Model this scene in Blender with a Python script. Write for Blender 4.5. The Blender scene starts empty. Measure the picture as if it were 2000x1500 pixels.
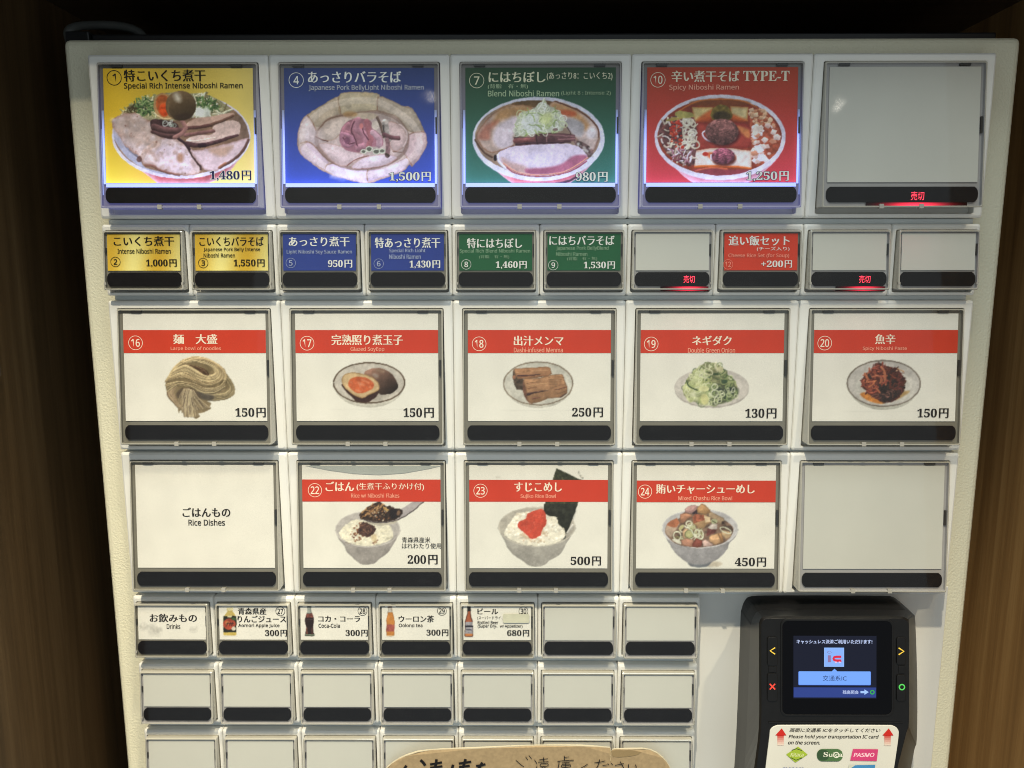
import bpy, math, random
import numpy as np
from mathutils import Vector, Matrix

random.seed(7)
S = bpy.context.scene
COL = S.collection

# ------------------------------------------------------------------ camera
CX, CD, PITCH, YAW, ROLL = -0.0132968, 0.4447166, 0.1595496, -0.0057076, 0.00064626
FPX = 1500.0
def w2c(P):
    """world point(s) -> pixel of the 2000x1500 frame (used to lay prints on their own surfaces)"""
    P = np.asarray(P, float)
    x = P[..., 0] - CX; y = P[..., 1] + CD; z = P[..., 2]
    x, y = x*math.cos(YAW) - y*math.sin(YAW), x*math.sin(YAW) + y*math.cos(YAW)
    fw = y*math.cos(PITCH) - z*math.sin(PITCH); up = y*math.sin(PITCH) + z*math.cos(PITCH)
    u = FPX*x/fw; v = FPX*up/fw
    u, v = u*math.cos(ROLL) - v*math.sin(ROLL), u*math.sin(ROLL) + v*math.cos(ROLL)
    return 1000 + u, 750 - v
def ray(u, v):
    a = u - 1000.0; b = 750.0 - v
    a, b = a*math.cos(ROLL) + b*math.sin(ROLL), -a*math.sin(ROLL) + b*math.cos(ROLL)
    x, fw, up = a/FPX, 1.0, b/FPX
    y = fw*math.cos(PITCH) + up*math.sin(PITCH); z = -fw*math.sin(PITCH) + up*math.cos(PITCH)
    x, y = x*math.cos(YAW) + y*math.sin(YAW), -x*math.sin(YAW) + y*math.cos(YAW)
    return Vector((x, y, z))
EYE = Vector((CX, -CD, 0.0))
def hit(u, v, p0, n):
    d = ray(u, v); t = (Vector(p0) - EYE).dot(n)/d.dot(n)
    return EYE + d*t
def at(u, v, Y=0.0):
    return hit(u, v, (0, Y, 0), Vector((0, 1, 0)))

cam_d = bpy.data.cameras.new('camera'); cam = bpy.data.objects.new('camera', cam_d); COL.objects.link(cam)
cam_d.sensor_width = 36.0; cam_d.lens = 27.0; cam_d.clip_start = 0.01; cam_d.clip_end = 50
f_ = ray(1000, 750).normalized(); r_ = (ray(1100, 750) - ray(900, 750)).normalized(); u_ = r_.cross(f_)
cam.matrix_world = Matrix(((r_.x, u_.x, -f_.x, EYE.x), (r_.y, u_.y, -f_.y, EYE.y), (r_.z, u_.z, -f_.z, EYE.z), (0, 0, 0, 1)))
cam_d.dof.use_dof = True; cam_d.dof.focus_distance = 0.447; cam_d.dof.aperture_fstop = 10.0
S.camera = cam

# ------------------------------------------------------------------ world, lamps, exposure
W = bpy.data.worlds.new('World'); S.world = W; W.use_nodes = True
W.node_tree.nodes['Background'].inputs[0].default_value = (0.85, 0.96, 1.0, 1)
W.node_tree.nodes['Background'].inputs[1].default_value = 0.47
S.view_settings.view_transform = 'Standard'; S.view_settings.look = 'None'; S.view_settings.exposure = 0
S.cycles.filter_width = 1.0; S.cycles.max_bounces = 8; S.cycles.transparent_max_bounces = 12
def aim(o, target):
    d = Vector(target) - o.location; o.rotation_euler = d.to_track_quat('-Z', 'Y').to_euler()
def spot(name, loc, target, power, col, size, cone, blend):
    l = bpy.data.lights.new(name, 'SPOT'); l.energy = power; l.color = col; l.shadow_soft_size = size
    l.spot_size = math.radians(cone); l.spot_blend = blend
    o = bpy.data.objects.new(name, l); COL.objects.link(o); o.location = loc; aim(o, target); return o
def area(name, loc, target, power, col, sx, sy):
    l = bpy.data.lights.new(name, 'AREA'); l.shape = 'RECTANGLE'; l.size = sx; l.size_y = sy; l.energy = power; l.color = col
    o = bpy.data.objects.new(name, l); COL.objects.link(o); o.location = loc; aim(o, target); return o
KA = spot('ceiling_spot_lamp', (-0.22, -0.85, 1.20), (-0.02, 0.0, -0.53), 132, (1.0, 0.89, 0.66), 0.020, 25, 1.0); KA.scale = (2.2, 1, 1)
KB = spot('ceiling_spot_lamp', (0.62, -0.95, 1.25), (0.12, 0.0, -0.55), 42, (1.0, 0.88, 0.62), 0.03, 26, 1.0); KB.scale = (1.7, 1, 1)
area('cool_fill_light', (0.05, -0.62, 1.35), (0, 0, -0.15), 10, (0.84, 0.96, 1.0), 1.0, 0.5)  # unseen cool fill, added to lift the ambient light
spot('ceiling_spot_lamp', (0.10, -0.45, 0.90), (-0.345, 0.04, -0.62), 30, (1.0, 0.86, 0.60), 0.04, 19, 1.0)
def far_lamp(u, v, dist, power, r):
    """a lamp far behind the viewer, mirrored in the tilted button covers"""
    n = Vector((0, -0.9943, 0.1031)).normalized() if False else Vector((0, -0.9948, 0.1020)).normalized()
    p = hit(u, v, (0, -0.002, 0.09), n); d = (p-EYE).normalized(); q = d-n*2*d.dot(n)
    l = bpy.data.lights.new('distant_lamp', 'POINT'); l.energy = power; l.color = (1.0, 0.93, 0.80); l.shadow_soft_size = r
    o = bpy.data.objects.new('distant_lamp', l); COL.objects.link(o); o.location = p+q*dist
far_lamp(838, 190, 2.6, 0.075, 0.012); far_lamp(1640, 202, 2.6, 0.09, 0.012)

# ------------------------------------------------------------------ materials
def lin(c):
    c = np.asarray(c, float)/255.0
    return np.where(c <= 0.04045, c/12.92, ((c + 0.055)/1.055)**2.4)
def hexlin(c):
    a = lin(c); return (float(a[0]), float(a[1]), float(a[2]), 1)
MATS = {}
def mat(name, col, rough=0.5, metal=0.0, spec=0.5, bump=None, var=0.0, varscale=30, coat=0, emit=None, estr=0, rvar=0.0):
    m = bpy.data.materials.new(name); m.use_nodes = True; nt = m.node_tree; b = nt.nodes['Principled BSDF']
    b.inputs['Base Color'].default_value = (*col, 1); b.inputs['Roughness'].default_value = rough
    b.inputs['Metallic'].default_value = metal; b.inputs['Specular IOR Level'].default_value = spec
    b.inputs['Coat Weight'].default_value = coat
    tc = nt.nodes.new('ShaderNodeTexCoord')
    if emit: b.inputs['Emission Color'].default_value = (*emit, 1); b.inputs['Emission Strength'].default_value = estr
    if var > 0:
        n = nt.nodes.new('ShaderNodeTexNoise'); n.inputs['Scale'].default_value = varscale; n.inputs['Detail'].default_value = 5
        nt.links.new(tc.outputs['Object'], n.inputs['Vector'])
        r = nt.nodes.new('ShaderNodeMapRange'); r.inputs['From Min'].default_value = 0.3; r.inputs['From Max'].default_value = 0.7
        r.inputs['To Min'].default_value = 1 - var; r.inputs['To Max'].default_value = 1 + var*0.4
        nt.links.new(n.outputs['Fac'], r.inputs['Value'])
        x = nt.nodes.new('ShaderNodeVectorMath'); x.operation = 'SCALE'; x.inputs[0].default_value = col
        nt.links.new(r.outputs['Result'], x.inputs['Scale']); nt.links.new(x.outputs['Vector'], b.inputs['Base Color'])
        if rvar:
            q = nt.nodes.new('ShaderNodeMapRange'); q.inputs['To Min'].default_value = rough - rvar; q.inputs['To Max'].default_value = rough + rvar
            nt.links.new(n.outputs['Fac'], q.inputs['Value']); nt.links.new(q.outputs['Result'], b.inputs['Roughness'])
    if bump:
        kind, scale, strength, dist = bump
        n = nt.nodes.new('ShaderNodeTexNoise' if kind == 'noise' else 'ShaderNodeTexVoronoi'); n.inputs['Scale'].default_value = scale
        if kind == 'noise': n.inputs['Detail'].default_value = 3; out = n.outputs['Fac']
        else: n.feature = 'SMOOTH_F1'; out = n.outputs['Distance']
        nt.links.new(tc.outputs['Object'], n.inputs['Vector'])
        bp = nt.nodes.new('ShaderNodeBump'); bp.inputs['Strength'].default_value = strength; bp.inputs['Distance'].default_value = dist
        nt.links.new(out, bp.inputs['Height']); nt.links.new(bp.outputs['Normal'], b.inputs['Normal'])
    MATS[name] = m; return m
M_white = mat('white_plastic', (0.83, 0.815, 0.765), 0.42, bump=('noise', 900, 0.12, 0.0004), var=0.05, varscale=14)
M_rail = mat('pale_rail_plastic', (0.70, 0.74, 0.74), 0.45, var=0.04)
M_cream = mat('cream_powder_coat', (0.80, 0.76, 0.58), 0.48, bump=('noise', 750, 0.5, 0.0007), var=0.04, varscale=9)
M_panel = mat('white_panel_paint', (0.74, 0.73, 0.69), 0.5, bump=('noise', 1200, 0.1, 0.0003), var=0.04, varscale=12)
M_rim = mat('smoky_cover_plastic', (0.20, 0.185, 0.15), 0.25, var=0.10, varscale=60, coat=0.5)
M_rimclear = mat('clear_cover_plastic', (0.36, 0.345, 0.34), 0.22, var=0.08, varscale=60, coat=0.5)
M_lip = mat('clear_cover_edge', (0.42, 0.40, 0.34), 0.12, coat=0.6, var=0.05)
M_nub = mat('clear_nub_plastic', (0.36, 0.34, 0.30), 0.2, coat=0.3)
M_bar = mat('smoked_display_window', (0.0045, 0.0035, 0.0045), 0.5, spec=0.25, coat=0.0, var=0.25, varscale=30)
M_blank = mat('frosted_diffuser', (0.57, 0.56, 0.505), 0.5, var=0.05, varscale=18)
M_paper = mat('white_card_paper', (0.74, 0.70, 0.60), 0.75, bump=('noise', 300, 0.08, 0.0006), var=0.05, varscale=25)
M_dark = mat('dark_latch', (0.03, 0.03, 0.03), 0.4)
M_gap = mat('dark_backing', (0.10, 0.10, 0.09), 0.7)
M_steel = mat('black_steel', (0.015, 0.016, 0.018), 0.4, var=0.2)
M_black = mat('black_reader_plastic', (0.006, 0.0055, 0.0055), 0.34, spec=0.32, bump=('noise', 1800, 0.06, 0.0002), var=0.25, varscale=160)
M_gloss = mat('glossy_bezel_glass', (0.002, 0.002, 0.003), 0.08, spec=0.12)
M_tape = mat('correction_tape', (0.62, 0.60, 0.46), 0.6, var=0.12, varscale=180)
# print: colours stored on the mesh (the picture printed on a card)
def mat_print(name, rough, glow=False):
    m = bpy.data.materials.new(name); m.use_nodes = True; nt = m.node_tree; b = nt.nodes['Principled BSDF']
    a = nt.nodes.new('ShaderNodeVertexColor'); a.layer_name = 'ink'
    n = nt.nodes.new('ShaderNodeTexNoise'); n.inputs['Scale'].default_value = 2200; n.inputs['Detail'].default_value = 2
    tc = nt.nodes.new('ShaderNodeTexCoord'); nt.links.new(tc.outputs['Object'], n.inputs['Vector'])
    r = nt.nodes.new('ShaderNodeMapRange'); r.inputs['To Min'].default_value = 0.86; r.inputs['To Max'].default_value = 1.14
    nt.links.new(n.outputs['Fac'], r.inputs['Value'])
    x = nt.nodes.new('ShaderNodeVectorMath'); x.operation = 'SCALE'
    n2 = nt.nodes.new('ShaderNodeTexNoise'); n2.inputs['Scale'].default_value = 55; n2.inputs['Detail'].default_value = 4
    nt.links.new(tc.outputs['Object'], n2.inputs['Vector']); r2 = nt.nodes.new('ShaderNodeMapRange'); r2.inputs['From Min'].default_value = 0.3; r2.inputs['From Max'].default_value = 0.7
    r2.inputs['To Min'].default_value = 0.955; r2.inputs['To Max'].default_value = 1.03; nt.links.new(n2.outputs['Fac'], r2.inputs['Value'])
    mm = nt.nodes.new('ShaderNodeMath'); mm.operation = 'MULTIPLY'; nt.links.new(r.outputs['Result'], mm.inputs[0]); nt.links.new(r2.outputs['Result'], mm.inputs[1])
    nt.links.new(a.outputs['Color'], x.inputs[0]); nt.links.new(mm.outputs[0], x.inputs['Scale'])
    if glow:
        gl = nt.nodes.new('ShaderNodeVertexColor'); gl.layer_name = 'glow'; em = nt.nodes.new('ShaderNodeVectorMath'); em.operation = 'MULTIPLY'
        nt.links.new(x.outputs['Vector'], em.inputs[0]); nt.links.new(gl.outputs['Color'], em.inputs[1])
        nt.links.new(em.outputs['Vector'], b.inputs['Emission Color']); b.inputs['Emission Strength'].default_value = 1.0
    nt.links.new(x.outputs['Vector'], b.inputs['Base Color']); b.inputs['Roughness'].default_value = rough
    b.inputs['Specular IOR Level'].default_value = 0.25
    return m
M_print = mat_print('printed_card_ink', 0.6); M_printglow = mat_print('painted_glow_printed_card', 0.6, True)
def mat_screen(name, strength):
    m = bpy.data.materials.new(name); m.use_nodes = True; nt = m.node_tree; b = nt.nodes['Principled BSDF']
    a = nt.nodes.new('ShaderNodeVertexColor'); a.layer_name = 'ink'
    nt.links.new(a.outputs['Color'], b.inputs['Emission Color']); b.inputs['Emission Strength'].default_value = strength
    b.inputs['Base Color'].default_value = (0.004, 0.004, 0.004, 1); b.inputs['Roughness'].default_value = 0.2; b.inputs['Specular IOR Level'].default_value = 0.12
    return m
M_screen = mat_screen('lit_screen', 1.0)
M_red = mat('red_led', (0.3, 0.0, 0.02), 0.4, emit=(1.0, 0.05, 0.09), estr=2.0)
M_redstrip = mat('red_led_glow', (0.3, 0.0, 0.02), 0.4, emit=(1.0, 0.03, 0.06), estr=4.0)
# cool light-guide strips along the ramen covers: brighter towards the lamp at their foot
def mat_led():
    m = bpy.data.materials.new('cool_led_light_guide'); m.use_nodes = True; nt = m.node_tree; b = nt.nodes['Principled BSDF']
    b.inputs['Base Color'].default_value = (0.3, 0.35, 0.5, 1)
    a = nt.nodes.new('ShaderNodeVertexColor'); a.layer_name = 'ink'
    nt.links.new(a.outputs['Color'], b.inputs['Emission Color']); b.inputs['Emission Strength'].default_value = 1.0
    return m
M_led = mat_led()
def mat_coverglow(name, col, rough):
    m = bpy.data.materials.new(name); m.use_nodes = True; nt = m.node_tree; b = nt.nodes['Principled BSDF']
    b.inputs['Base Color'].default_value = (*col, 1); b.inputs['Roughness'].default_value = rough; b.inputs['Coat Weight'].default_value = 0.5
    a = nt.nodes.new('ShaderNodeVertexColor'); a.layer_name = 'ink'
    nt.links.new(a.outputs['Color'], b.inputs['Emission Color']); b.inputs['Emission Strength'].default_value = 1.0
    return m
M_rimglow = mat_coverglow('painted_glow_cover_plastic', (0.17, 0.155, 0.14), 0.22); M_lipglow = mat_coverglow('painted_glow_cover_edge', (0.30, 0.29, 0.27), 0.12)  # emission carries a painted LED glow
M_redglow = mat_screen('painted_red_glow', 1.0)
def mat_pane():
    m = bpy.data.materials.new('clear_acrylic_pane'); m.use_nodes = True; nt = m.node_tree; nt.nodes.clear()
    o = nt.nodes.new('ShaderNodeOutputMaterial'); mx = nt.nodes.new('ShaderNodeMixShader')
    t = nt.nodes.new('ShaderNodeBsdfTransparent'); g = nt.nodes.new('ShaderNodeBsdfGlossy'); fr = nt.nodes.new('ShaderNodeLayerWeight')
    t.inputs[0].default_value = (0.96, 0.965, 0.96, 1); g.inputs['Roughness'].default_value = 0.04
    fr.inputs['Blend'].default_value = 0.5
    n = nt.nodes.new('ShaderNodeTexNoise'); n.inputs['Scale'].default_value = 40; n.inputs['Detail'].default_value = 2
    tc = nt.nodes.new('ShaderNodeTexCoord'); nt.links.new(tc.outputs['Object'], n.inputs['Vector'])
    bp = nt.nodes.new('ShaderNodeBump'); bp.inputs['Strength'].default_value = 0.035; bp.inputs['Distance'].default_value = 0.002
    nt.links.new(n.outputs['Fac'], bp.inputs['Height']); nt.links.new(bp.outputs['Normal'], g.inputs['Normal'])
    pw = nt.nodes.new('ShaderNodeMath'); pw.operation = 'POWER'; pw.inputs[1].default_value = 5
    ml = nt.nodes.new('ShaderNodeMath'); ml.operation = 'MULTIPLY_ADD'; ml.inputs[1].default_value = 0.9; ml.inputs[2].default_value = 0.03
    nt.links.new(fr.outputs['Facing'], pw.inputs[0]); nt.links.new(pw.outputs[0], ml.inputs[0]); nt.links.new(ml.outputs[0], mx.inputs[0]); nt.links.new(t.outputs[0], mx.inputs[1]); nt.links.new(g.outputs[0], mx.inputs[2])
    df = nt.nodes.new('ShaderNodeBsdfDiffuse'); df.inputs[0].default_value = (0.6, 0.6, 0.58, 1); m2 = nt.nodes.new('ShaderNodeMixShader')
    mp = nt.nodes.new('ShaderNodeMapping'); mp.inputs['Scale'].default_value = (1, 1, 2.6); mp.inputs['Rotation'].default_value = (0, 0.5, 0)
    d = nt.nodes.new('ShaderNodeTexNoise'); d.inputs['Scale'].default_value = 95; d.inputs['Detail'].default_value = 7; d.inputs['Roughness'].default_value = 0.75; d.inputs['Distortion'].default_value = 1.2
    oi = nt.nodes.new('ShaderNodeObjectInfo'); ad = nt.nodes.new('ShaderNodeVectorMath'); ad.operation = 'ADD'
    nt.links.new(tc.outputs['Object'], mp.inputs['Vector']); nt.links.new(mp.outputs[0], ad.inputs[0]); nt.links.new(oi.outputs['Location'], ad.inputs[1]); nt.links.new(ad.outputs[0], d.inputs['Vector'])
    q = nt.nodes.new('ShaderNodeMapRange'); q.inputs['From Min'].default_value = 0.52; q.inputs['From Max'].default_value = 0.78; q.inputs['To Min'].default_value = 0.0; q.inputs['To Max'].default_value = 0.014
    nt.links.new(d.outputs['Fac'], q.inputs['Value']); nt.links.new(q.outputs['Result'], m2.inputs[0]); nt.links.new(mx.outputs[0], m2.inputs[1]); nt.links.new(df.outputs[0], m2.inputs[2])
    nt.links.new(m2.outputs[0], o.inputs[0]); return m
M_pane = mat_pane()
def mat_wood(name, c1, c2, c3, horizontal=False):
    m = bpy.data.materials.new(name); m.use_nodes = True; nt = m.node_tree; b = nt.nodes['Principled BSDF']
    tc = nt.nodes.new('ShaderNodeTexCoord'); mp = nt.nodes.new('ShaderNodeMapping')
    mp.inputs['Scale'].default_value = (0.8, 30, 30) if horizontal else (26, 26, 0.7)
    nt.links.new(tc.outputs['Object'], mp.inputs['Vector'])
    n = nt.nodes.new('ShaderNodeTexNoise'); n.inputs['Scale'].default_value = 2.6; n.inputs['Detail'].default_value = 9; n.inputs['Roughness'].default_value = 0.72
    n.inputs['Distortion'].default_value = 0.6
    nt.links.new(mp.outputs[0], n.inputs['Vector'])
    r = nt.nodes.new('ShaderNodeValToRGB'); e = r.color_ramp.elements
    e[0].position = 0.3; e[0].color = (*c1, 1); e[1].position = 0.7; e[1].color = (*c3, 1); k = e.new(0.5); k.color = (*c2, 1)
    nt.links.new(n.outputs['Fac'], r.inputs['Fac']); nt.links.new(r.outputs['Color'], b.inputs['Base Color'])
    b.inputs['Roughness'].default_value = 0.5
    bp = nt.nodes.new('ShaderNodeBump'); bp.inputs['Strength'].default_value = 0.25; bp.inputs['Distance'].default_value = 0.001
    nt.links.new(n.outputs['Fac'], bp.inputs['Height']); nt.links.new(bp.outputs['Normal'], b.inputs['Normal']); return m
M_woodshaded = mat_wood('shaded_brown_wood_veneer', (0.06, 0.034, 0.013), (0.105, 0.060, 0.024), (0.165, 0.100, 0.043))  # same veneer, with the left wall's shade put into darker colours
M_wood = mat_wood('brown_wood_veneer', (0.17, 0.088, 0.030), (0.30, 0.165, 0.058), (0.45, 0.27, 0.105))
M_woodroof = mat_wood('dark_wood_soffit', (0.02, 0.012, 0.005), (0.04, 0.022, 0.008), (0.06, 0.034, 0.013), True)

# ------------------------------------------------------------------ object helpers
def link(name, me, parent=None, mats=(), smooth=False, label=None):
    for m in mats: me.materials.append(m)
    if smooth:
        for p in me.polygons: p.use_smooth = True
    o = bpy.data.objects.new(name, me); COL.objects.link(o)
    if parent: o.parent = parent
    if label: o['label'] = label
    return o
def mesh(name, V, F, mi=None):
    me = bpy.data.meshes.new(name); me.from_pydata([tuple(v) for v in V], [], F); me.update()
    if mi is not None: me.polygons.foreach_set('material_index', mi)
    return me
def rrect(x0, x1, z0, z1, r, n=4):
    """rounded rectangle outline, counter-clockwise seen from the camera side (x right, z up)"""
    pts = []
    for cx, cz, a0 in ((x1-r, z1-r, 0), (x0+r, z1-r, 90), (x0+r, z0+r, 180), (x1-r, z0+r, 270)):
        for k in range(n+1):
            a = math.radians(a0 + 90*k/n); pts.append((cx + r*math.cos(a), cz + r*math.sin(a)))
    return pts
def loops(name, L, cap_first=False, cap_last=False, mi=None):
    """skin between equal-length outlines; each entry is a list of 3-D points"""
    n = len(L[0]); V = [p for l in L for p in l]; F = []; M = []
    for i in range(len(L)-1):
        for k in range(n):
            k2 = (k+1) % n
            F.append((i*n+k, i*n+k2, (i+1)*n+k2, (i+1)*n+k)); M.append(mi[i] if mi else 0)
    if cap_first: F.append(tuple(range(n))[::-1]); M.append(mi[0] if mi else 0)
    if cap_last: F.append(tuple((len(L)-1)*n + k for k in range(n))); M.append(mi[-1] if mi else 0)
    me = mesh(name, V, F, M); return me
def fix(me):
    import bmesh
    b = bmesh.new(); b.from_mesh(me); bmesh.ops.recalc_face_normals(b, faces=b.faces); b.to_mesh(me); b.free(); return me
def box(V, F, x0, x1, y0, y1, z0, z1):
    i = len(V)
    V += [(x, y, z) for x in (x0, x1) for y in (y0, y1) for z in (z0, z1)]
    F += [tuple(i+k for k in q) for q in ((0, 1, 3, 2), (4, 6, 7, 5), (0, 4, 5, 1), (2, 3, 7, 6), (0, 2, 6, 4), (1, 5, 7, 3))]
def bevel(o, w, seg=2):
    m = o.modifiers.new('soft_edge', 'BEVEL'); m.width = w; m.segments = seg; m.limit_method = 'ANGLE'
def empty(name, loc, label=None, cat=None, group=None):
    o = bpy.data.objects.new(name, None); COL.objects.link(o); o.location = loc; o.empty_display_size = 0.02
    if label: o['label'] = label
    if cat: o['category'] = cat
    if group: o['group'] = group
    return o
def setcolor(me, rgb, layer='ink'):
    """rgb: (nverts,3) linear"""
    at_ = me.color_attributes.new(layer, 'FLOAT_COLOR', 'POINT')
    a = np.ones((len(me.vertices), 4), np.float32); a[:, :3] = rgb; at_.data.foreach_set('color', a.ravel())

# ------------------------------------------------------------------ lettering
FC = bpy.data.curves.new('lettering_source', 'FONT'); FO = bpy.data.objects.new('lettering_source', FC); COL.objects.link(FO)
def serif(s):
    o = ''
    for c in s:
        if c.isdigit() and c.isascii(): o += chr(0x1D7CE + int(c))
        elif 'A' <= c <= 'Z': o += chr(0x1D400 + ord(c) - 65)
        else: o += c
    return o
def sans(s):
    o = ''
    for c in s:
        if c.isdigit() and c.isascii(): o += chr(0x1D7E2 + int(c))
        elif 'A' <= c <= 'Z': o += chr(0x1D5A0 + ord(c) - 65)
        elif 'a' <= c <= 'z': o += chr(0x1D5BA + ord(c) - 97)
        else: o += c
    return o
_cache = {}
def glyphs(s, offset=0.0, shear=0.0):
    k = (s, offset, shear)
    if k in _cache: return _cache[k]
    FC.body = s; FC.size = 1; FC.resolution_u = 3; FC.offset = offset; FC.shear = shear
    e = FO; me = e.to_mesh()
    V = np.zeros(len(me.vertices)*3); me.vertices.foreach_get('co', V); V = V.reshape(-1, 3)[:, :2].copy()
    F = [tuple(p.vertices) for p in me.polygons]; e.to_mesh_clear()
    _cache[k] = (V, F); return V, F
class Ink:
    """collects flat printed shapes on a plane; frame: origin p0, axes ax, up, normal n"""
    def __init__(s, p0, ax, up, n):
        s.p0, s.ax, s.up, s.n = Vector(p0), Vector(ax), Vector(up), Vector(n); s.V = []; s.F = []; s.C = []; s.h = 0.00006; s.G = []; s.cur = 'printed_shape'; s.lock = False
    def st(s, u, v):
        p = hit(u, v, s.p0, s.n) - s.p0; return p.dot(s.ax), p.dot(s.up)
    def rect_st(s, x0, y0, x1, y1):
        ym, xm = (y0+y1)/2, (x0+x1)/2
        return s.st(x0, ym)[0], s.st(x1, ym)[0], s.st(xm, y1)[1], s.st(xm, y0)[1]
    def add(s, P, F, col):
        i = len(s.V)
        for a, b in P: s.V.append(s.p0 + s.ax*a + s.up*b + s.n*s.h)
        s.G.append((s.cur, i, len(P), len(s.F), len(F))); s.F += [tuple(i+k for k in f) for f in F]; s.C += [col]*len(P); s.h += 0.000012
    def text(s, string, box_, col, style='M', outline=None):
        """box_ = ink bounding box in photo pixels (x0,y0,x1,y1)"""
        s0, s1, t0, t1 = s.rect_st(*box_)
        if not s.lock: s.cur = 'english_name' if style == 'S' else 'dish_name'
        if style == 'M': off, dx = -0.004, (-0.034, -0.012, 0.012, 0.034)
        elif style == 'm': off, dx = -0.008, (-0.018, 0.0, 0.018)
        elif style == 'N': string = serif(string); off, dx = 0.0, (-0.006, 0.006)
        elif style == 'S': string = sans(string); off, dx = 0.010, (-0.006, 0.006)
        elif style == 'B': off, dx = 0.012, (-0.008, 0.008)
        elif style == 'I': string = sans(string); off, dx = 0.016, (-0.012, 0.012)
        else: off, dx = 0.0, (0.0,)
        sh = 0.25 if style in ('I', 'J') else 0
        if style == 'J': off, dx = 0.008, (-0.01, 0.01)
        V, F = glyphs(string, off, sh)
        if len(V) == 0: return
        a, b = V.min(0), V.max(0); kx = (s1-s0)/(b[0]-a[0]); ky = (t1-t0)/max(b[1]-a[1], 0.05)
        if b[1]-a[1] < 0.3: ky = kx
        if outline is not None:
            Vo, Fo = glyphs(string, off+0.03, sh)
            for d in ((-0.012, 0), (0.012, 0)):
                s.add([(s0+(p[0]+d[0]-a[0])*kx, t0+(p[1]-a[1])*ky) for p in Vo], Fo, outline)
        for d in dx:
            s.add([(s0+(p[0]+d-a[0])*kx, t0+(p[1]-a[1])*ky) for p in V], F, col)
    def price(s, string, box_, col, outline=None):
        x0, y0, x1, y1 = box_; h = y1-y0; w = h*0.93; s.lock = True; s.cur = 's'; s.cur = 'price_text'
        s.text(string, (x0, y0+h*0.03, x1-w-h*0.27, y1-h*0.06+(h*0.12 if ',' in string else 0)), col, 'N', outline)
        s.text('円', (x1-w, y0, x1, y1), col, 'M', outline); s.lock = False; s.cur = 'printed_shape'
    def ring(s, cx, cy, r, col, w=0.10, n=40):
        a = s.st(cx, cy); b = s.st(cx+r, cy); R = b[0]-a[0]
        P = [(a[0]+q*math.cos(t), a[1]+q*math.sin(t)) for q in (R, R*(1-w)) for t in [2*math.pi*k/n for k in range(n)]]
        s.add(P, [(k, (k+1) % n, n+(k+1) % n, n+k) for k in range(n)], col)
    def number(s, txt, cx, cy, r, col, w=0.09):
        s.lock = True; s.cur = 'number_mark'; s.ring(cx, cy, r, col, w)
        hw = r*(0.22 if txt == '1' else 0.36 if len(txt) == 1 else 0.60); hh = r*0.55
        s.text(txt, (cx-hw, cy-hh, cx+hw, cy+hh), col, 'S'); s.lock = False; s.cur = 'printed_shape'
    def poly(s, pts, col, st=False):
        P = pts if st else [s.st(*p) for p in pts]
        s.add(P, [tuple(range(len(P)))], col)
    def rect(s, x0, y0, x1, y1, col):
        a, b, c, d = s.rect_st(x0, y0, x1, y1); s.add([(a, c), (b, c), (b, d), (a, d)], [(0, 1, 2, 3)], col)
    def rrect(s, x0, y0, x1, y1, r, col):
        a, b, c, d = s.rect_st(x0, y0, x1, y1); k = (b-a)/(x1-x0)*r
        P = rrect(a, b, c, d, k, 5); s.add(P, [tuple(range(len(P)))], col)
    def line(s, pts, w, col, closed=False):
        """brush stroke of pixel width w (number or per-point list)"""
        P = [Vector(s.st(*p)) for p in pts]; k = (s.st(pts[0][0]+10, pts[0][1])[0]-P[0][0])/10
        n = len(P); W_ = [w]*n if not isinstance(w, (list, tuple)) else w
        L = []; R = []
        for i in range(n):
            a = P[max(i-1, 0)]; b = P[min(i+1, n-1)]; d = (b-a)
            if d.length < 1e-9: d = Vector((1, 0))
            d.normalize(); q = Vector((-d.y, d.x))*(W_[i]*k/2); L.append(P[i]+q); R.append(P[i]-q)
        s.add([tuple(x) for x in L+R], [(i, i+1, n+i+1, n+i) for i in range(n-1)], col)
    def build_split(s, parent):
        names = []
        for g_ in s.G:
            if g_[0] not in names: names.append(g_[0])
        for nm in names:
            V = []; F = []; C = []
            for q, i, n, j, m in s.G:
                if q != nm: continue
                d = len(V)-i; V += s.V[i:i+n]; C += s.C[i:i+n]; F += [tuple(k+d for k in f) for f in s.F[j:j+m]]
            me = mesh(nm, V, F); setcolor(me, np.array(C)); link(nm, me, parent, (M_print,))
    def build(s, name, parent, material=None):
        if not s.V: return None
        me = mesh(name, s.V, s.F); setcolor(me, np.array(s.C)); return link(name, me, parent, (material or M_print,))

# ------------------------------------------------------------------ numpy painter (pictures printed on the cards)
def _h(ix, iy, seed):
    x = (ix*374761393 + iy*668265263 + seed*974711) & 0xffffffff
    x = ((x ^ (x >> 13))*1274126177) & 0xffffffff
    return ((x ^ (x >> 16)) & 0xffff)/65535.0
def vn(u, v, scale, seed=0, octv=3):
    o = 0; amp = 1; tot = 0; sc = scale
    for k in range(octv):
        a = u/sc; b = v/sc; ia = np.floor(a).astype(np.int64); ib = np.floor(b).astype(np.int64); fa = a-ia; fb = b-ib
        fa = fa*fa*(3-2*fa); fb = fb*fb*(3-2*fb); sd = seed*17+k
        o = o + amp*((_h(ia, ib, sd)*(1-fa) + _h(ia+1, ib, sd)*fa)*(1-fb) + (_h(ia, ib+1, sd)*(1-fa) + _h(ia+1, ib+1, sd)*fa)*fb)
        tot += amp; amp *= 0.5; sc *= 0.5
    return o/tot
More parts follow.
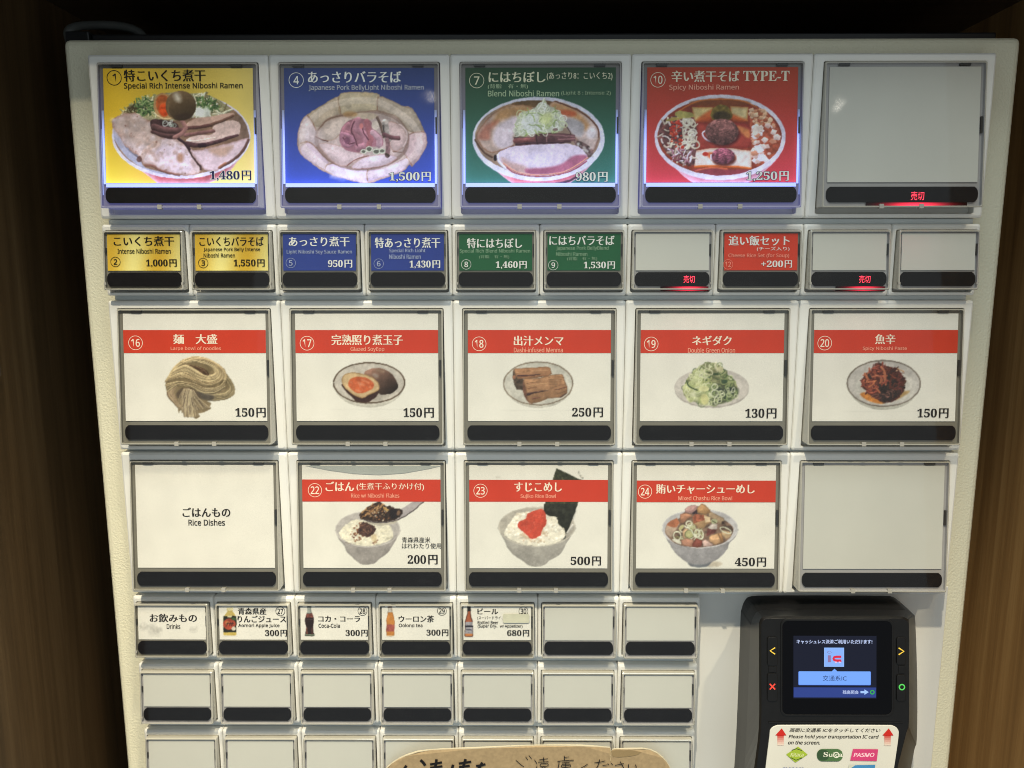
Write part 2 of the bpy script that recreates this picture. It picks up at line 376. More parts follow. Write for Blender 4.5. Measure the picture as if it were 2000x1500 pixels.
def smooth_pts(P, n=5, closed=True):
    P = [np.array(p, float) for p in P]; N = len(P); out = []
    rng = range(N) if closed else range(N-1)
    for i in rng:
        g = (lambda k: P[k % N]) if closed else (lambda k: P[min(max(k, 0), N-1)])
        a, b, c, d = g(i-1), g(i), g(i+1), g(i+2)
        for k in range(n):
            t = k/n; out.append(0.5*((2*b)+(-a+c)*t+(2*a-5*b+4*c-d)*t*t+(-a+3*b-3*c+d)*t**3))
    if not closed: out.append(P[-1])
    return out
class Art:
    def __init__(s, X, Y, base, ox, oy, k):
        # a little wobble keeps the outlines of the food from looking drawn with a ruler
        wx = X+1.5*(vn(X, Y, 7.0, 71, 2)-0.5); wy = Y+1.5*(vn(X, Y, 7.0, 72, 2)-0.5); s.X0 = X; s.Y0 = Y; s.base = np.array(base, float)
        s.U = (wx-ox)*k; s.V = (wy-oy)*k; s.k = k; s.I = np.empty(X.shape+(3,)); s.I[...] = base; s.soft = 0.75*k
        s.rs = np.random.RandomState(3)
    def finish(s, whole=False):
        """photographic mottling on everything that is not bare card"""
        bg = getattr(s, 'bg', s.base)
        d = np.abs(s.I-bg).sum(-1); m = np.clip(d/40, 0, 1); lum = s.I.mean(-1)
        sat = 0.88 if hasattr(s, 'bg') else 1-0.20*m
        s.I = lum[..., None]+(s.I-lum[..., None])*(sat if np.isscalar(sat) else sat[..., None])
        g1 = vn(s.X0, s.Y0, 3.2, 81, 2)-0.5; g2 = vn(s.X0, s.Y0, 14.0, 82, 2)-0.5
        f = 1+m*(0.16*g1+0.18*g2)
        s.I = s.I*f[..., None]
        hi = np.clip((vn(s.X0, s.Y0, 2.6, 83, 1)-0.80)/0.12, 0, 1)*m*np.clip((lum-60)/80, 0, 1)*np.clip((d-110)/80, 0, 1)*0.16
        s.I = s.I*(1-hi[..., None])+np.array((228, 222, 214))*hi[..., None]
        # soft focus of a small print
        P = np.pad(s.I, ((1, 1), (1, 1), (0, 0)), 'edge')
        s.I = 0.5*s.I+0.125*(P[:-2, 1:-1]+P[2:, 1:-1]+P[1:-1, :-2]+P[1:-1, 2:])
    def sub(s, u0, u1, v0, v1, pad=0):
        p = pad + s.soft*2
        m = (s.U > u0-p) & (s.U < u1+p) & (s.V > v0-p) & (s.V < v1+p); return np.nonzero(m)
    def put(s, idx, m, col, shade=None):
        if len(idx[0]) == 0: return
        c = np.empty((len(m), 3)); c[...] = col
        if shade is not None: c = c*shade[:, None]
        s.I[idx] = s.I[idx]*(1-m[:, None]) + c*m[:, None]
    def _sh(s, idx, noise, nscale, seed):
        if not noise: return None
        return 1 + noise*2*(vn(s.U[idx], s.V[idx], nscale, seed)-0.5)
    def ell(s, cu, cv, ru, rv, col, rot=0, noise=0, nscale=60, seed=1, grad=None, ring=None, soft=None, alpha=1, clip=None):
        R = max(ru, rv); idx = s.sub(cu-R, cu+R, cv-R, cv+R)
        a = math.radians(rot); du = s.U[idx]-cu; dv = s.V[idx]-cv
        x = du*math.cos(a)+dv*math.sin(a); y = -du*math.sin(a)+dv*math.cos(a)
        q = np.sqrt((x/ru)**2+(y/rv)**2)+1e-9; d = (q-1)*np.sqrt(x*x+y*y)/q
        sf = soft or s.soft; m = np.clip(0.5-d/sf, 0, 1)
        if ring: m = m*np.clip(0.5+(d+ring)/sf, 0, 1)
        if clip is not None: m = m*clip(s.U[idx], s.V[idx])
        sh = s._sh(idx, noise, nscale, seed)
        if grad:
            gu, gv, g = grad; t = 1 + g*((du*gu+dv*gv)/R); sh = t if sh is None else sh*t
        s.put(idx, m*alpha, col, sh)
    def pol(s, pts, col, sm=True, noise=0, nscale=60, seed=1, grad=None, rough=0, rscale=30, edge=None, ew=0, alpha=1, soft=None):
        P = np.array(smooth_pts(pts) if sm else pts, float)
        idx = s.sub(P[:, 0].min(), P[:, 0].max(), P[:, 1].min(), P[:, 1].max(), rough)
        if len(idx[0]) == 0: return
        u = s.U[idx].copy(); v = s.V[idx].copy()
        if rough:
            u += rough*2*(vn(s.U[idx], s.V[idx], rscale, seed+5)-0.5); v += rough*2*(vn(s.U[idx], s.V[idx], rscale, seed+9)-0.5)
        inside = np.zeros(len(u), bool); dm = np.full(len(u), 1e9); n = len(P)
        for i in range(n):
            x1, y1 = P[i]; x2, y2 = P[(i+1) % n]
            c = (y1 > v) != (y2 > v)
            if y1 != y2: inside ^= c & (u < (x2-x1)*(v-y1)/(y2-y1)+x1)
            dx, dy = x2-x1, y2-y1; L = dx*dx+dy*dy+1e-9; t = np.clip(((u-x1)*dx+(v-y1)*dy)/L, 0, 1)
            dm = np.minimum(dm, (u-x1-t*dx)**2+(v-y1-t*dy)**2)
        d = np.sqrt(dm); d = np.where(inside, -d, d); m = np.clip(0.5-d/(soft or s.soft), 0, 1)
        sh = s._sh(idx, noise, nscale, seed)
        if grad:
            gu, gv, g = grad; cu, cv = P.mean(0); R = max(np.ptp(P[:, 0]), np.ptp(P[:, 1]))/2
            t = 1+g*(((u-cu)*gu+(v-cv)*gv)/R); sh = t if sh is None else sh*t
        c = np.empty((len(u), 3)); c[...] = col
        if sh is not None: c = c*sh[:, None]
        if edge is not None:
            e = np.clip(1+d/ew, 0, 1)**1.5; c = c*(1-e[:, None])+np.array(edge)*e[:, None]
        s.I[idx] = s.I[idx]*(1-(m*alpha)[:, None])+c*(m*alpha)[:, None]
    def stroke(s, pts, w, col, round_=0.35, sm=True, noise=0, nscale=40, seed=2, alpha=1, w2=None):
        P = np.array(smooth_pts(pts, 4, False) if sm and len(pts) > 2 else pts, float)
        W_ = max(w, w2 or 0)
        idx = s.sub(P[:, 0].min()-W_/2, P[:, 0].max()+W_/2, P[:, 1].min()-W_/2, P[:, 1].max()+W_/2)
        if len(idx[0]) == 0: return
        u = s.U[idx]; v = s.V[idx]; dm = np.full(len(u), 1e9); sg = np.zeros(len(u)); wl = np.full(len(u), float(w))
        n = len(P)-1
        for i in range(n):
            x1, y1 = P[i]; dx, dy = P[i+1]-P[i]; L = dx*dx+dy*dy+1e-9; t = np.clip(((u-x1)*dx+(v-y1)*dy)/L, 0, 1)
            q = (u-x1-t*dx)**2+(v-y1-t*dy)**2; b = q < dm; dm = np.where(b, q, dm)
            sg = np.where(b, ((v-y1-t*dy)), sg)
            if w2 is not None: wl = np.where(b, w+(w2-w)*(i+t)/n, wl)
        d = np.sqrt(dm)-wl/2; m = np.clip(0.5-d/s.soft, 0, 1)
        sh = 1-round_*sg/(wl/2+1e-6)
        if noise: sh = sh*s._sh(idx, noise, nscale, seed)
        s.put(idx, m*alpha, col, np.clip(sh, 0.2, 1.8))
    def scatter(s, n, inside, size, cols, kind='stroke', w=6, ang=None, round_=0.3, seed=1):
        rs = np.random.RandomState(seed); P = np.array(inside, float); u0, v0 = P.min(0); u1, v1 = P.max(0); c = 0; tries = 0
        while c < n and tries < n*20:
            tries += 1
            u = rs.uniform(u0, u1); v = rs.uniform(v0, v1); ins = False; N = len(P)
            for i in range(N):
                x1, y1 = P[i]; x2, y2 = P[(i+1) % N]
                if (y1 > v) != (y2 > v) and u < (x2-x1)*(v-y1)/(y2-y1+1e-9)+x1: ins = not ins
            if not ins: continue
            c += 1; col = cols[rs.randint(len(cols))]; z = size*rs.uniform(0.6, 1.3)
            if kind == 'stroke':
                a = rs.uniform(0, math.pi) if ang is None else math.radians(ang+rs.uniform(-25, 25))
                b = a+rs.uniform(-0.8, 0.8)
                p = [(u-z*math.cos(a)/2, v-z*math.sin(a)/2), (u, v+rs.uniform(-.2, .2)*z), (u+z*math.cos(b)/2, v+z*math.sin(b)/2)]
                s.stroke(p, w*rs.uniform(0.7, 1.3), col, round_)
            elif kind == 'ring':
                s.ell(u, v, z/2, z/2*rs.uniform(0.5, 1), col, rot=rs.uniform(0, 180), ring=w)
            elif kind == 'blob':
                s.ell(u, v, z/2, z/2*rs.uniform(0.5, 0.9), col, rot=rs.uniform(0, 180), grad=(0, -1, 0.15), soft=max(s.soft, z*0.45), alpha=w if w <= 1 else 0.8)
            elif kind == 'chunk':
                m = rs.randint(4, 6); a0 = rs.uniform(0, 6)
                s.pol([(u+z/2*rs.uniform(.7, 1.1)*math.cos(a0+6.283*k/m), v+z/2*rs.uniform(.6, .9)*math.sin(a0+6.283*k/m)) for k in range(m)], col, sm=False, grad=(0, -1, 0.2))
# ---- the pictures; coordinates are traced in enlarged crops of each card
def _card(a, c0, c1, c2=None, gu=0.0, gv=1.0, span=1500, noise=0.05):
    t = np.clip((a.U*gu+a.V*gv)/span, 0, 1)[..., None]
    c = np.array(c0)*(1-t)+np.array(c1)*t
    a.I[...] = c*(1+noise*(vn(a.U, a.V, 14, 3)[..., None]-0.5)); a.bg = a.I.copy()
def bowl_side(a, pts, col, edge=None): a.pol(pts, col, sm=False, grad=(1, 0, -0.15), edge=edge, ew=60)
def art_rich(a):
    U, V = a.U, a.V
    t = np.clip((U-60)/1460, 0, 1); w = 0.5+0.5*np.sin(t*9.0+V*0.0012)
    a.I[...] = (np.array((190, 152, 24))*(1-t)[..., None]+np.array((192, 172, 92))*t[..., None])*(1+0.10*(w-0.5))[..., None]
    v = np.clip((V-500)/700, 0, 1)[..., None]; a.I[...] = a.I*(1+0.10*v)+np.array((5, 5, 18))*v; a.bg = a.I.copy()  # bluish LED tint towards the foot painted into the card
    bowl_side(a, [(300, 1000), (520, 1160), (600, 1225), (1060, 1225), (1250, 1150), (1390, 980), (800, 900)], (168, 78, 88), edge=(190, 150, 170))
    a.ell(820, 752, 676, 418, (188, 184, 208), noise=0.05)
    a.ell(820, 742, 655, 392, (120, 92, 74), noise=0.2, nscale=80)
    a.pol([(165, 660), (240, 740), (330, 900), (420, 990), (470, 1060), (700, 1125), (560, 1110), (400, 1040), (260, 930), (170, 780)], (150, 150, 176), noise=0.1)
    a.pol([(1290, 600), (1400, 560), (1470, 700), (1475, 780), (1370, 800)], (112, 88, 76), noise=0.15)
    a.stroke([(280, 850), (340, 910), (400, 950), (420, 990)], 26, (110, 112, 140), alpha=0.7)
    # noodles and onion along the back
    a.pol([(215, 560), (330, 460), (470, 390), (600, 345), (700, 330), (900, 335), (1060, 345), (1200, 410), (1300, 500), (1220, 560), (1000, 570), (760, 600), (520, 600), (350, 545)], (138, 130, 98), noise=0.35, nscale=40)
    a.scatter(90, [(215, 550), (330, 450), (560, 350), (600, 560), (440, 590), (300, 560)], 90, [(176, 170, 130), (196, 190, 160), (120, 120, 80), (150, 145, 96)], w=13, seed=2)
    a.scatter(80, [(900, 345), (1060, 350), (1240, 450), (1290, 520), (1120, 565), (960, 570)], 80, [(186, 182, 160), (205, 204, 196), (140, 138, 104), (110, 100, 70)], w=13, seed=3)
    a.scatter(60, [(330, 470), (430, 385), (560, 400), (560, 520), (430, 560)], 55, [(60, 86, 48), (84, 112, 62), (48, 66, 44), (120, 140, 90)], w=13, seed=4)
    a.scatter(50, [(960, 380), (1140, 390), (1190, 480), (1120, 520), (980, 470)], 50, [(60, 86, 48), (90, 118, 66), (54, 74, 48)], w=12, seed=5)
    a.scatter(14, [(960, 490), (1080, 490), (1100, 560), (970, 560)], 70, [(212, 214, 206), (190, 192, 186)], 'blob', seed=6)
    a.scatter(26, [(280, 470), (360, 450), (400, 560), (260, 560)], 50, [(70, 60, 40), (100, 86, 54)], w=12, seed=7)
    # large pork slice
    P1 = [(140, 600), (215, 550), (370, 530), (460, 590), (555, 620), (540, 700), (640, 765), (750, 770), (870, 850), (945, 960), (1010, 1060), (985, 1120), (890, 1138), (770, 1130), (690, 1105), (600, 1080), (520, 1030), (450, 1020), (400, 950), (330, 900), (262, 840), (225, 760), (165, 690)]
    a.pol(P1, (186, 165, 168), noise=0.16, nscale=90, rough=14, grad=(0.4, 0.9, 0.10), edge=(140, 104, 92), ew=34, seed=11)
    a.scatter(70, P1, 70, [(200, 182, 186), (176, 148, 146), (190, 170, 178), (160, 126, 116)], 'blob', w=0.45, seed=12)
    a.pol([(560, 860), (800, 850), (940, 980), (960, 1060), (840, 1110), (640, 1050)], (196, 178, 196), noise=0.10, nscale=70, alpha=0.7, soft=60)
    a.pol([(180, 620), (380, 560), (520, 650), (620, 780), (560, 870), (400, 860), (260, 760)], (162, 138, 124), noise=0.3, nscale=70, alpha=0.55, soft=80)
    a.stroke([(560, 830), (480, 890), (440, 960)], 50, (150, 118, 98), noise=0.5, alpha=0.35); a.stroke([(560, 690), (600, 800), (540, 900)], 60, (156, 126, 108), noise=0.5, alpha=0.3)
    a.scatter(60, P1, 46, [(150, 118, 104), (204, 190, 200), (140, 108, 96)], 'blob', w=0.35, seed=18)
    a.scatter(18, P1, 16, [(110, 72, 62), (130, 92, 82)], 'blob', w=0.8, seed=13)
    a.ell(810, 965, 34, 46, (150, 100, 68), alpha=0.7, soft=30); a.ell(500, 905, 40, 26, (150, 118, 108), alpha=0.6, soft=26); a.ell(410, 980, 24, 30, (84, 52, 46), alpha=0.8)
    a.stroke([(470, 1040), (540, 1045), (610, 1085), (700, 1115), (800, 1135)], 24, (106, 66, 58), alpha=0.75)
    a.stroke([(880, 860), (930, 950), (1000, 1040), (1010, 1080)], 22, (66, 46, 46))
    # right-hand pork slice
    P2 = [(890, 855), (960, 890), (1180, 850), (1390, 790), (1482, 772), (1450, 870), (1370, 970), (1240, 1050), (1150, 1095), (1060, 1090), (1000, 1030), (935, 945)]
    a.pol(P2, (190, 166, 176), noise=0.12, nscale=90, rough=8, edge=(150, 118, 116), ew=26, seed=21)
    a.pol([(1090, 880), (1240, 855), (1330, 850), (1240, 950), (1130, 930)], (160, 124, 100), alpha=0.7, soft=40)
    a.stroke([(1478, 790), (1420, 900), (1320, 990), (1200, 1060)], 26, (88, 60, 56)); a.stroke([(1250, 1020), (1190, 1060)], 24, (130, 80, 60), alpha=0.8)
    P3 = [(866, 800), (960, 750), (1120, 735), (1130, 665), (1210, 620), (1330, 600), (1395, 640), (1385, 735), (1290, 775), (1150, 800), (1010, 830)]
    a.pol(P3, (188, 160, 154), noise=0.16, nscale=60, rough=8, seed=22)
    a.stroke([(880, 830), (1000, 845), (1150, 815), (1290, 770), (1370, 745)], 52, (70, 46, 50), noise=0.3, w2=24)
    a.stroke([(1000, 845), (1050, 845)], 40, (44, 28, 36)); a.stroke([(870, 800), (980, 800), (1150, 770)], 14, (206, 178, 168), alpha=0.7)
    a.pol([(880, 625), (990, 575), (1130, 560), (1300, 525), (1335, 548), (1200, 620), (1110, 640), (900, 665)], (178, 142, 128), noise=0.16, nscale=50, seed=23)
    a.stroke([(870, 675), (1000, 665), (1110, 645)], 34, (84, 54, 52)); a.stroke([(1110, 640), (1230, 600), (1325, 555)], 28, (98, 68, 58))
    # bamboo shoots
    a.pol([(540, 590), (760, 620), (800, 700), (780, 780), (640, 770), (535, 700)], (60, 40, 42), noise=0.3, nscale=30)
    a.stroke([(550, 660), (680, 690), (830, 700)], 54, (92, 62, 62), noise=0.25); a.stroke([(540, 712), (640, 742), (745, 752)], 34, (80, 54, 54), noise=0.25)
    a.stroke([(860, 745), (1000, 725), (1135, 705)], 34, (112, 76, 74), noise=0.2); a.stroke([(780, 770), (850, 820), (900, 880)], 26, (50, 34, 40))
    a.stroke([(830, 610), (862, 680), (820, 735), (755, 768)], 42, (132, 92, 88), noise=0.15)
    a.scatter(9, [(640, 605), (760, 600), (770, 650), (660, 650)], 50, [(170, 172, 168), (120, 128, 118)], 'ring', w=8, seed=8)
    # eggs
    a.ell(652, 462, 100, 130, (166, 122, 78), rot=-12, noise=0.12, grad=(-0.3, 0.6, 0.15)); a.ell(648, 455, 72, 104, (176, 84, 40), rot=-12, noise=0.3, nscale=40); a.ell(650, 500, 46, 62, (190, 62, 22), rot=-10, noise=0.3, nscale=30, soft=20)
    a.stroke([(590, 560), (660, 588), (740, 580)], 20, (186, 158, 116))
    a.ell(816, 458, 150, 146, (82, 64, 46), grad=(0.35, 0.95, -0.42), noise=0.04, nscale=90); a.ell(782, 375, 30, 50, (196, 188, 176), rot=-30, soft=50, alpha=0.8); a.stroke([(700, 430), (690, 520), (730, 580)], 20, (120, 92, 62), alpha=0.5); a.ell(850, 560, 90, 30, (52, 38, 34), alpha=0.6, soft=40)
def art_belly(a):
    _card(a, (38, 54, 104), (44, 66, 166), span=1250)
    out = [(205, 850), (210, 720), (250, 600), (300, 545), (600, 365), (640, 332), (800, 322), (998, 345), (1010, 365), (1230, 455), (1290, 465), (1350, 520), (1435, 680), (1468, 810), (1440, 900), (1330, 1050), (1300, 1030), (1230, 1100), (1040, 1170), (880, 1215), (660, 1170), (460, 1100), (330, 1010), (240, 930)]
    a.pol(out, (176, 156, 150), sm=True, noise=0.08, rough=5, edge=(150, 116, 96), ew=22)
    a.ell(830, 800, 460, 280, (168, 148, 146), noise=0.15, nscale=80, soft=40)
    def petal(p, c, g=(0, 1, -0.1)):
        a.pol(p, c, noise=0.10, nscale=50, rough=5, grad=g, edge=tuple(x*k for x, k in zip(c, (0.86, 0.76, 0.68))), ew=16)
        P = np.array(p, float); m = P.mean(0); q = (P-m)*0.55+m; a.pol([tuple(x) for x in q], tuple(min(235, x*1.13) for x in c), soft=44, alpha=0.6)
        a.scatter(8, [tuple(x) for x in (P-m)*0.8+m], 26, [tuple(x*0.86 for x in c), tuple(min(235, x*1.1) for x in c)], 'blob', w=0.4, seed=int(m[0]))
    petal([(300, 550), (450, 450), (600, 368), (625, 480), (640, 580), (520, 600), (400, 700), (350, 610)], (160, 142, 124))
    petal([(610, 365), (650, 332), (820, 322), (1000, 345), (985, 420), (990, 500), (860, 520), (640, 560), (600, 450)], (168, 152, 128))
    petal([(1005, 365), (1240, 458), (1330, 490), (1400, 600), (1440, 710), (1380, 720), (1280, 700), (1160, 560), (990, 510)], (152, 136, 122))
    petal([(1290, 740), (1440, 705), (1470, 810), (1430, 920), (1325, 1050), (1270, 960), (1240, 900), (1280, 820)], (172, 146, 150))
    petal([(210, 850), (215, 700), (280, 560), (340, 600), (395, 710), (410, 860), (300, 810), (235, 830)], (170, 152, 156))
    petal([(232, 850), (330, 815), (430, 910), (520, 1020), (480, 1085), (330, 1010), (245, 930)], (176, 156, 170))
    petal([(490, 1040), (560, 1020), (760, 1080), (890, 1080), (890, 1210), (760, 1195), (480, 1100)], (184, 168, 190))
    petal([(895, 1085), (1080, 1060), (1270, 965), (1290, 1030), (1200, 1110), (1000, 1170), (890, 1200)], (180, 160, 180))
    for p in ([(600, 380), (615, 460), (630, 540)], [(990, 365), (988, 430), (985, 500)], [(300, 550), (350, 610), (385, 700)], [(235, 825), (320, 812), (400, 880), (470, 960), (560, 1020), (680, 1050)], [(475, 1080), (500, 1030), (560, 1020)], [(890, 1080), (885, 1130), (890, 1190)], [(1270, 960), (1300, 1000), (1325, 1050)], [(1300, 735), (1380, 712), (1440, 715)]):
        a.stroke(p, 9, (120, 80, 60), alpha=0.7)
    a.stroke([(250, 790), (290, 660), (450, 500), (620, 430), (820, 405), (1000, 425), (1200, 530), (1340, 650), (1400, 800), (1345, 940), (1180, 1055), (960, 1125), (760, 1130), (520, 1075), (350, 950), (262, 850), (250, 790)], 64, (212, 196, 190), 0.1, alpha=0.34)
    a.stroke([(400, 720), (500, 600), (640, 555), (860, 528), (1010, 520), (1180, 590), (1270, 720), (1280, 820), (1240, 920), (1100, 1020), (900, 1072), (700, 1062), (540, 1000), (430, 900), (390, 800), (400, 720)], 34, (104, 78, 68), 0.1, alpha=0.5)
    petal([(390, 740), (500, 600), (660, 560), (760, 600), (640, 720), (560, 790), (470, 800)], (172, 154, 146)); a.stroke([(400, 700), (450, 640), (520, 580), (640, 550)], 12, (110, 84, 70)); a.stroke([(385, 760), (450, 790), (500, 805)], 12, (90, 58, 52))
    petal([(410, 830), (560, 830), (760, 900), (860, 940), (740, 1020), (640, 1050), (520, 980)], (182, 160, 164)); a.stroke([(690, 1040), (780, 980), (900, 945)], 9, (112, 66, 62))
    petal([(740, 1040), (860, 960), (1040, 930), (1180, 960), (1060, 1040), (900, 1070), (760, 1075)], (188, 170, 184)); a.stroke([(760, 1075), (900, 1070), (1080, 1035), (1180, 980)], 9, (120, 80, 76), alpha=0.8)
    petal([(1090, 620), (1200, 640), (1275, 740), (1250, 860), (1140, 900), (1100, 800)], (176, 150, 150)); a.stroke([(1200, 640), (1262, 700), (1275, 780), (1240, 860)], 16, (204, 182, 184), alpha=0.8); a.stroke([(1140, 905), (1220, 910)], 10, (108, 78, 66))
    a.ell(860, 560, 130, 36, (178, 160, 142), noise=0.1); a.ell(700, 460, 30, 30, (130, 118, 104), alpha=0.6, soft=24); a.ell(720, 540, 70, 26, (170, 124, 66), alpha=0.7, soft=30)
    a.ell(830, 790, 455, 270, (88, 66, 60), ring=26, soft=70, alpha=0.38); a.ell(400, 760, 50, 90, (206, 190, 200), soft=70, alpha=0.35); a.ell(640, 1140, 120, 34, (214, 204, 226), soft=60, alpha=0.5); a.ell(1100, 1080, 130, 34, (208, 196, 216), soft=60, alpha=0.45, rot=-22); a.ell(1390, 850, 34, 90, (206, 186, 194), soft=50, alpha=0.4); a.ell(300, 700, 34, 90, (204, 190, 200), soft=50, alpha=0.45)
    # folded ham
    a.pol([(620, 720), (680, 620), (780, 585), (910, 600), (950, 680), (1030, 760), (1035, 850), (930, 860), (840, 910), (700, 900), (625, 830)], (142, 92, 106), noise=0.15)
    for p, w, c in (([(700, 640), (660, 700), (720, 730), (750, 650), (770, 600)], 44, (150, 96, 110)), ([(640, 730), (650, 820), (700, 850), (750, 820), (720, 760), (650, 735)], 40, (156, 104, 124)), ([(800, 600), (780, 680), (860, 740), (880, 830), (800, 870)], 64, (158, 106, 122)), ([(880, 610), (900, 700), (920, 780), (900, 850)], 52, (150, 88, 98)), ([(940, 720), (1000, 780), (1000, 840)], 56, (168, 130, 144))):
        a.stroke(p, w, c, 0.3, noise=0.12)
    for p in ([(760, 610), (730, 700), (760, 760), (790, 850)], [(840, 640), (850, 720), (900, 790)], [(650, 770), (700, 830), (760, 820)]): a.stroke(p, 12, (88, 48, 62))
    a.ell(690, 800, 26, 34, (112, 66, 88)); a.ell(830, 655, 20, 28, (190, 110, 112)); a.ell(965, 650, 38, 44, (196, 180, 170))
    a.stroke([(985, 575), (1030, 680), (1050, 760)], 30, (96, 74, 66), noise=0.3); a.stroke([(1060, 620), (1070, 700), (1095, 780)], 66, (150, 138, 134), noise=0.35, nscale=26); a.stroke([(1040, 650), (1050, 740)], 12, (60, 50, 48))
    a.stroke([(1050, 740), (1120, 765), (1190, 775)], 42, (92, 58, 64), noise=0.25); a.stroke([(1080, 790), (1090, 860), (1082, 945)], 44, (116, 84, 88), noise=0.35, nscale=24); a.stroke([(1070, 930), (1095, 945)], 24, (60, 44, 40))
    for x, y, r in ((905, 880, 34), (975, 905, 36), (1030, 900, 32), (850, 905, 28)): a.ell(x, y, r, r*0.8, (84, 84, 74)); a.ell(x, y, r, r*0.8, (184, 188, 170), ring=9)
    a.ell(880, 345, 60, 24, (214, 184, 140), alpha=0.5, soft=40)
def art_blend(a):
    _card(a, (32, 62, 36), (46, 104, 98), span=1300)
    bowl_side(a, [(300, 1040), (450, 1160), (560, 1240), (1040, 1240), (1180, 1160), (1330, 1000), (800, 950)], (184, 92, 108), edge=(200, 150, 170))
    a.stroke([(930, 1225), (1080, 1190), (1160, 1150)], 22, (66, 44, 60))
    a.ell(785, 782, 645, 412, (186, 184, 204), grad=(0, 1, 0.06))
    a.ell(775, 765, 610, 362, (132, 108, 92), noise=0.2, nscale=60)
    a.ell(760, 440, 240, 34, (92, 66, 40), noise=0.2)
    def petal(p, c, e, s):
        a.pol(p, c, noise=0.14, nscale=60, rough=8, edge=e, ew=22, seed=s); P = np.array(p, float); m = P.mean(0)
        a.scatter(26, [tuple(x) for x in (P-m)*0.85+m], 50, [tuple(x*0.88 for x in c), tuple(min(235, x*1.14) for x in c)], 'blob', w=0.4, seed=s)
    petal([(180, 740), (260, 620), (400, 490), (560, 450), (720, 480), (720, 620), (560, 740), (540, 850), (430, 890), (330, 920), (230, 860)], (164, 140, 130), (116, 72, 48), 31)
    a.pol([(400, 500), (560, 455), (700, 470), (700, 540), (560, 560), (420, 600), (330, 640)], (156, 110, 62), noise=0.2, soft=50, alpha=0.8)
    a.pol([(190, 770), (270, 640), (400, 600), (320, 700), (300, 790)], (150, 84, 66), soft=40, alpha=0.75)
    a.pol([(380, 660), (560, 560), (620, 620), (540, 740), (520, 850), (400, 870), (340, 780)], (186, 170, 180), noise=0.12, nscale=50, soft=40)
    petal([(900, 440), (960, 415), (1160, 500), (1300, 590), (1365, 680), (1370, 790), (1310, 900), (1200, 830), (1120, 740), (1040, 600), (900, 500)], (166, 144, 138), (110, 70, 54), 32)
    a.pol([(920, 430), (1080, 460), (1250, 600), (1290, 700), (1200, 690), (1100, 560), (930, 510)], (168, 116, 66), soft=40, alpha=0.8); a.pol([(980, 500), (1130, 510), (1140, 560), (1020, 550)], (166, 66, 34), soft=30, alpha=0.8)
    a.pol([(1040, 600), (1150, 590), (1230, 650), (1200, 760), (1100, 720)], (150, 142, 146), soft=30, noise=0.1); a.ell(1300, 720, 50, 60, (196, 184, 190), soft=36)
    a.stroke([(950, 415), (1060, 455), (1170, 500), (1290, 590), (1365, 680), (1372, 760)], 13, (88, 48, 34)); a.stroke([(1040, 640), (1080, 690), (1110, 760)], 10, (70, 46, 44))
    a.stroke([(165, 790), (240, 900), (330, 960)], 18, (80, 54, 44)); a.ell(362, 968, 18, 30, (30, 22, 28)); a.stroke([(430, 895), (540, 850)], 14, (92, 56, 46))
    a.pol([(1130, 800), (1230, 820), (1320, 900), (1280, 960), (1180, 900)], (96, 72, 70), noise=0.5, nscale=26); a.scatter(16, [(1140, 800), (1300, 880), (1320, 950), (1200, 900)], 34, [(176, 172, 168), (60, 40, 44), (140, 120, 120)], 'blob', seed=9)
    # front slice
    a.pol([(385, 940), (440, 890), (560, 850), (800, 830), (1060, 830), (1190, 870), (1262, 970), (1180, 1060), (1000, 1120), (800, 1140), (620, 1130), (460, 1080)], (190, 176, 196), noise=0.08, nscale=60, rough=6, seed=33)
    a.pol([(420, 960), (520, 1010), (640, 1040), (680, 1090), (640, 1125), (520, 1100), (440, 1040)], (168, 136, 134), soft=40)
    a.pol([(660, 1075), (840, 1062), (1000, 1030), (1120, 950), (1240, 940), (1250, 990), (1120, 1080), (960, 1120), (700, 1128)], (152, 84, 110), soft=26, noise=0.1)
    a.stroke([(440, 1020), (560, 1100), (720, 1132), (900, 1128), (1080, 1085), (1262, 968)], 13, (190, 128, 110)); a.stroke([(470, 1060), (560, 1118), (720, 1146), (900, 1144), (1100, 1095), (1255, 1000)], 10, (130, 50, 66))
    a.stroke([(385, 940), (395, 1000), (460, 1070)], 22, (190, 186, 206)); a.ell(790, 980, 120, 60, (204, 194, 224), soft=90, alpha=0.6)
    # bamboo bundle
    a.pol([(542, 765), (740, 765), (760, 735), (900, 722), (1060, 730), (1140, 742), (1145, 800), (1000, 828), (830, 832), (560, 850)], (82, 50, 54), sm=False, noise=0.3, nscale=40)
    a.stroke([(555, 800), (740, 788)], 44, (118, 66, 66), noise=0.25, nscale=30); a.stroke([(880, 745), (1130, 760)], 16, (116, 78, 80)); a.stroke([(980, 790), (1135, 785)], 18, (112, 74, 76)); a.stroke([(760, 740), (770, 830)], 12, (56, 32, 36)); a.stroke([(858, 730), (866, 830)], 12, (130, 92, 92)); a.stroke([(560, 835), (740, 822), (1100, 815)], 9, (44, 26, 34))
    # white onion heap
    H = [(560, 740), (560, 620), (610, 530), (720, 490), (800, 430), (838, 385), (880, 450), (980, 500), (1035, 600), (1020, 690), (960, 715), (800, 720), (700, 740)]
    a.pol(H, (166, 168, 148), noise=0.2, nscale=34, rough=14, seed=34)
    a.scatter(70, H, 74, [(196, 200, 178), (178, 186, 140), (206, 208, 200), (150, 162, 110), (186, 186, 170)], 'ring', w=8, seed=10)
    a.pol([(640, 560), (760, 520), (780, 640), (800, 710), (640, 720), (620, 640)], (196, 198, 200), alpha=0.7, soft=50)
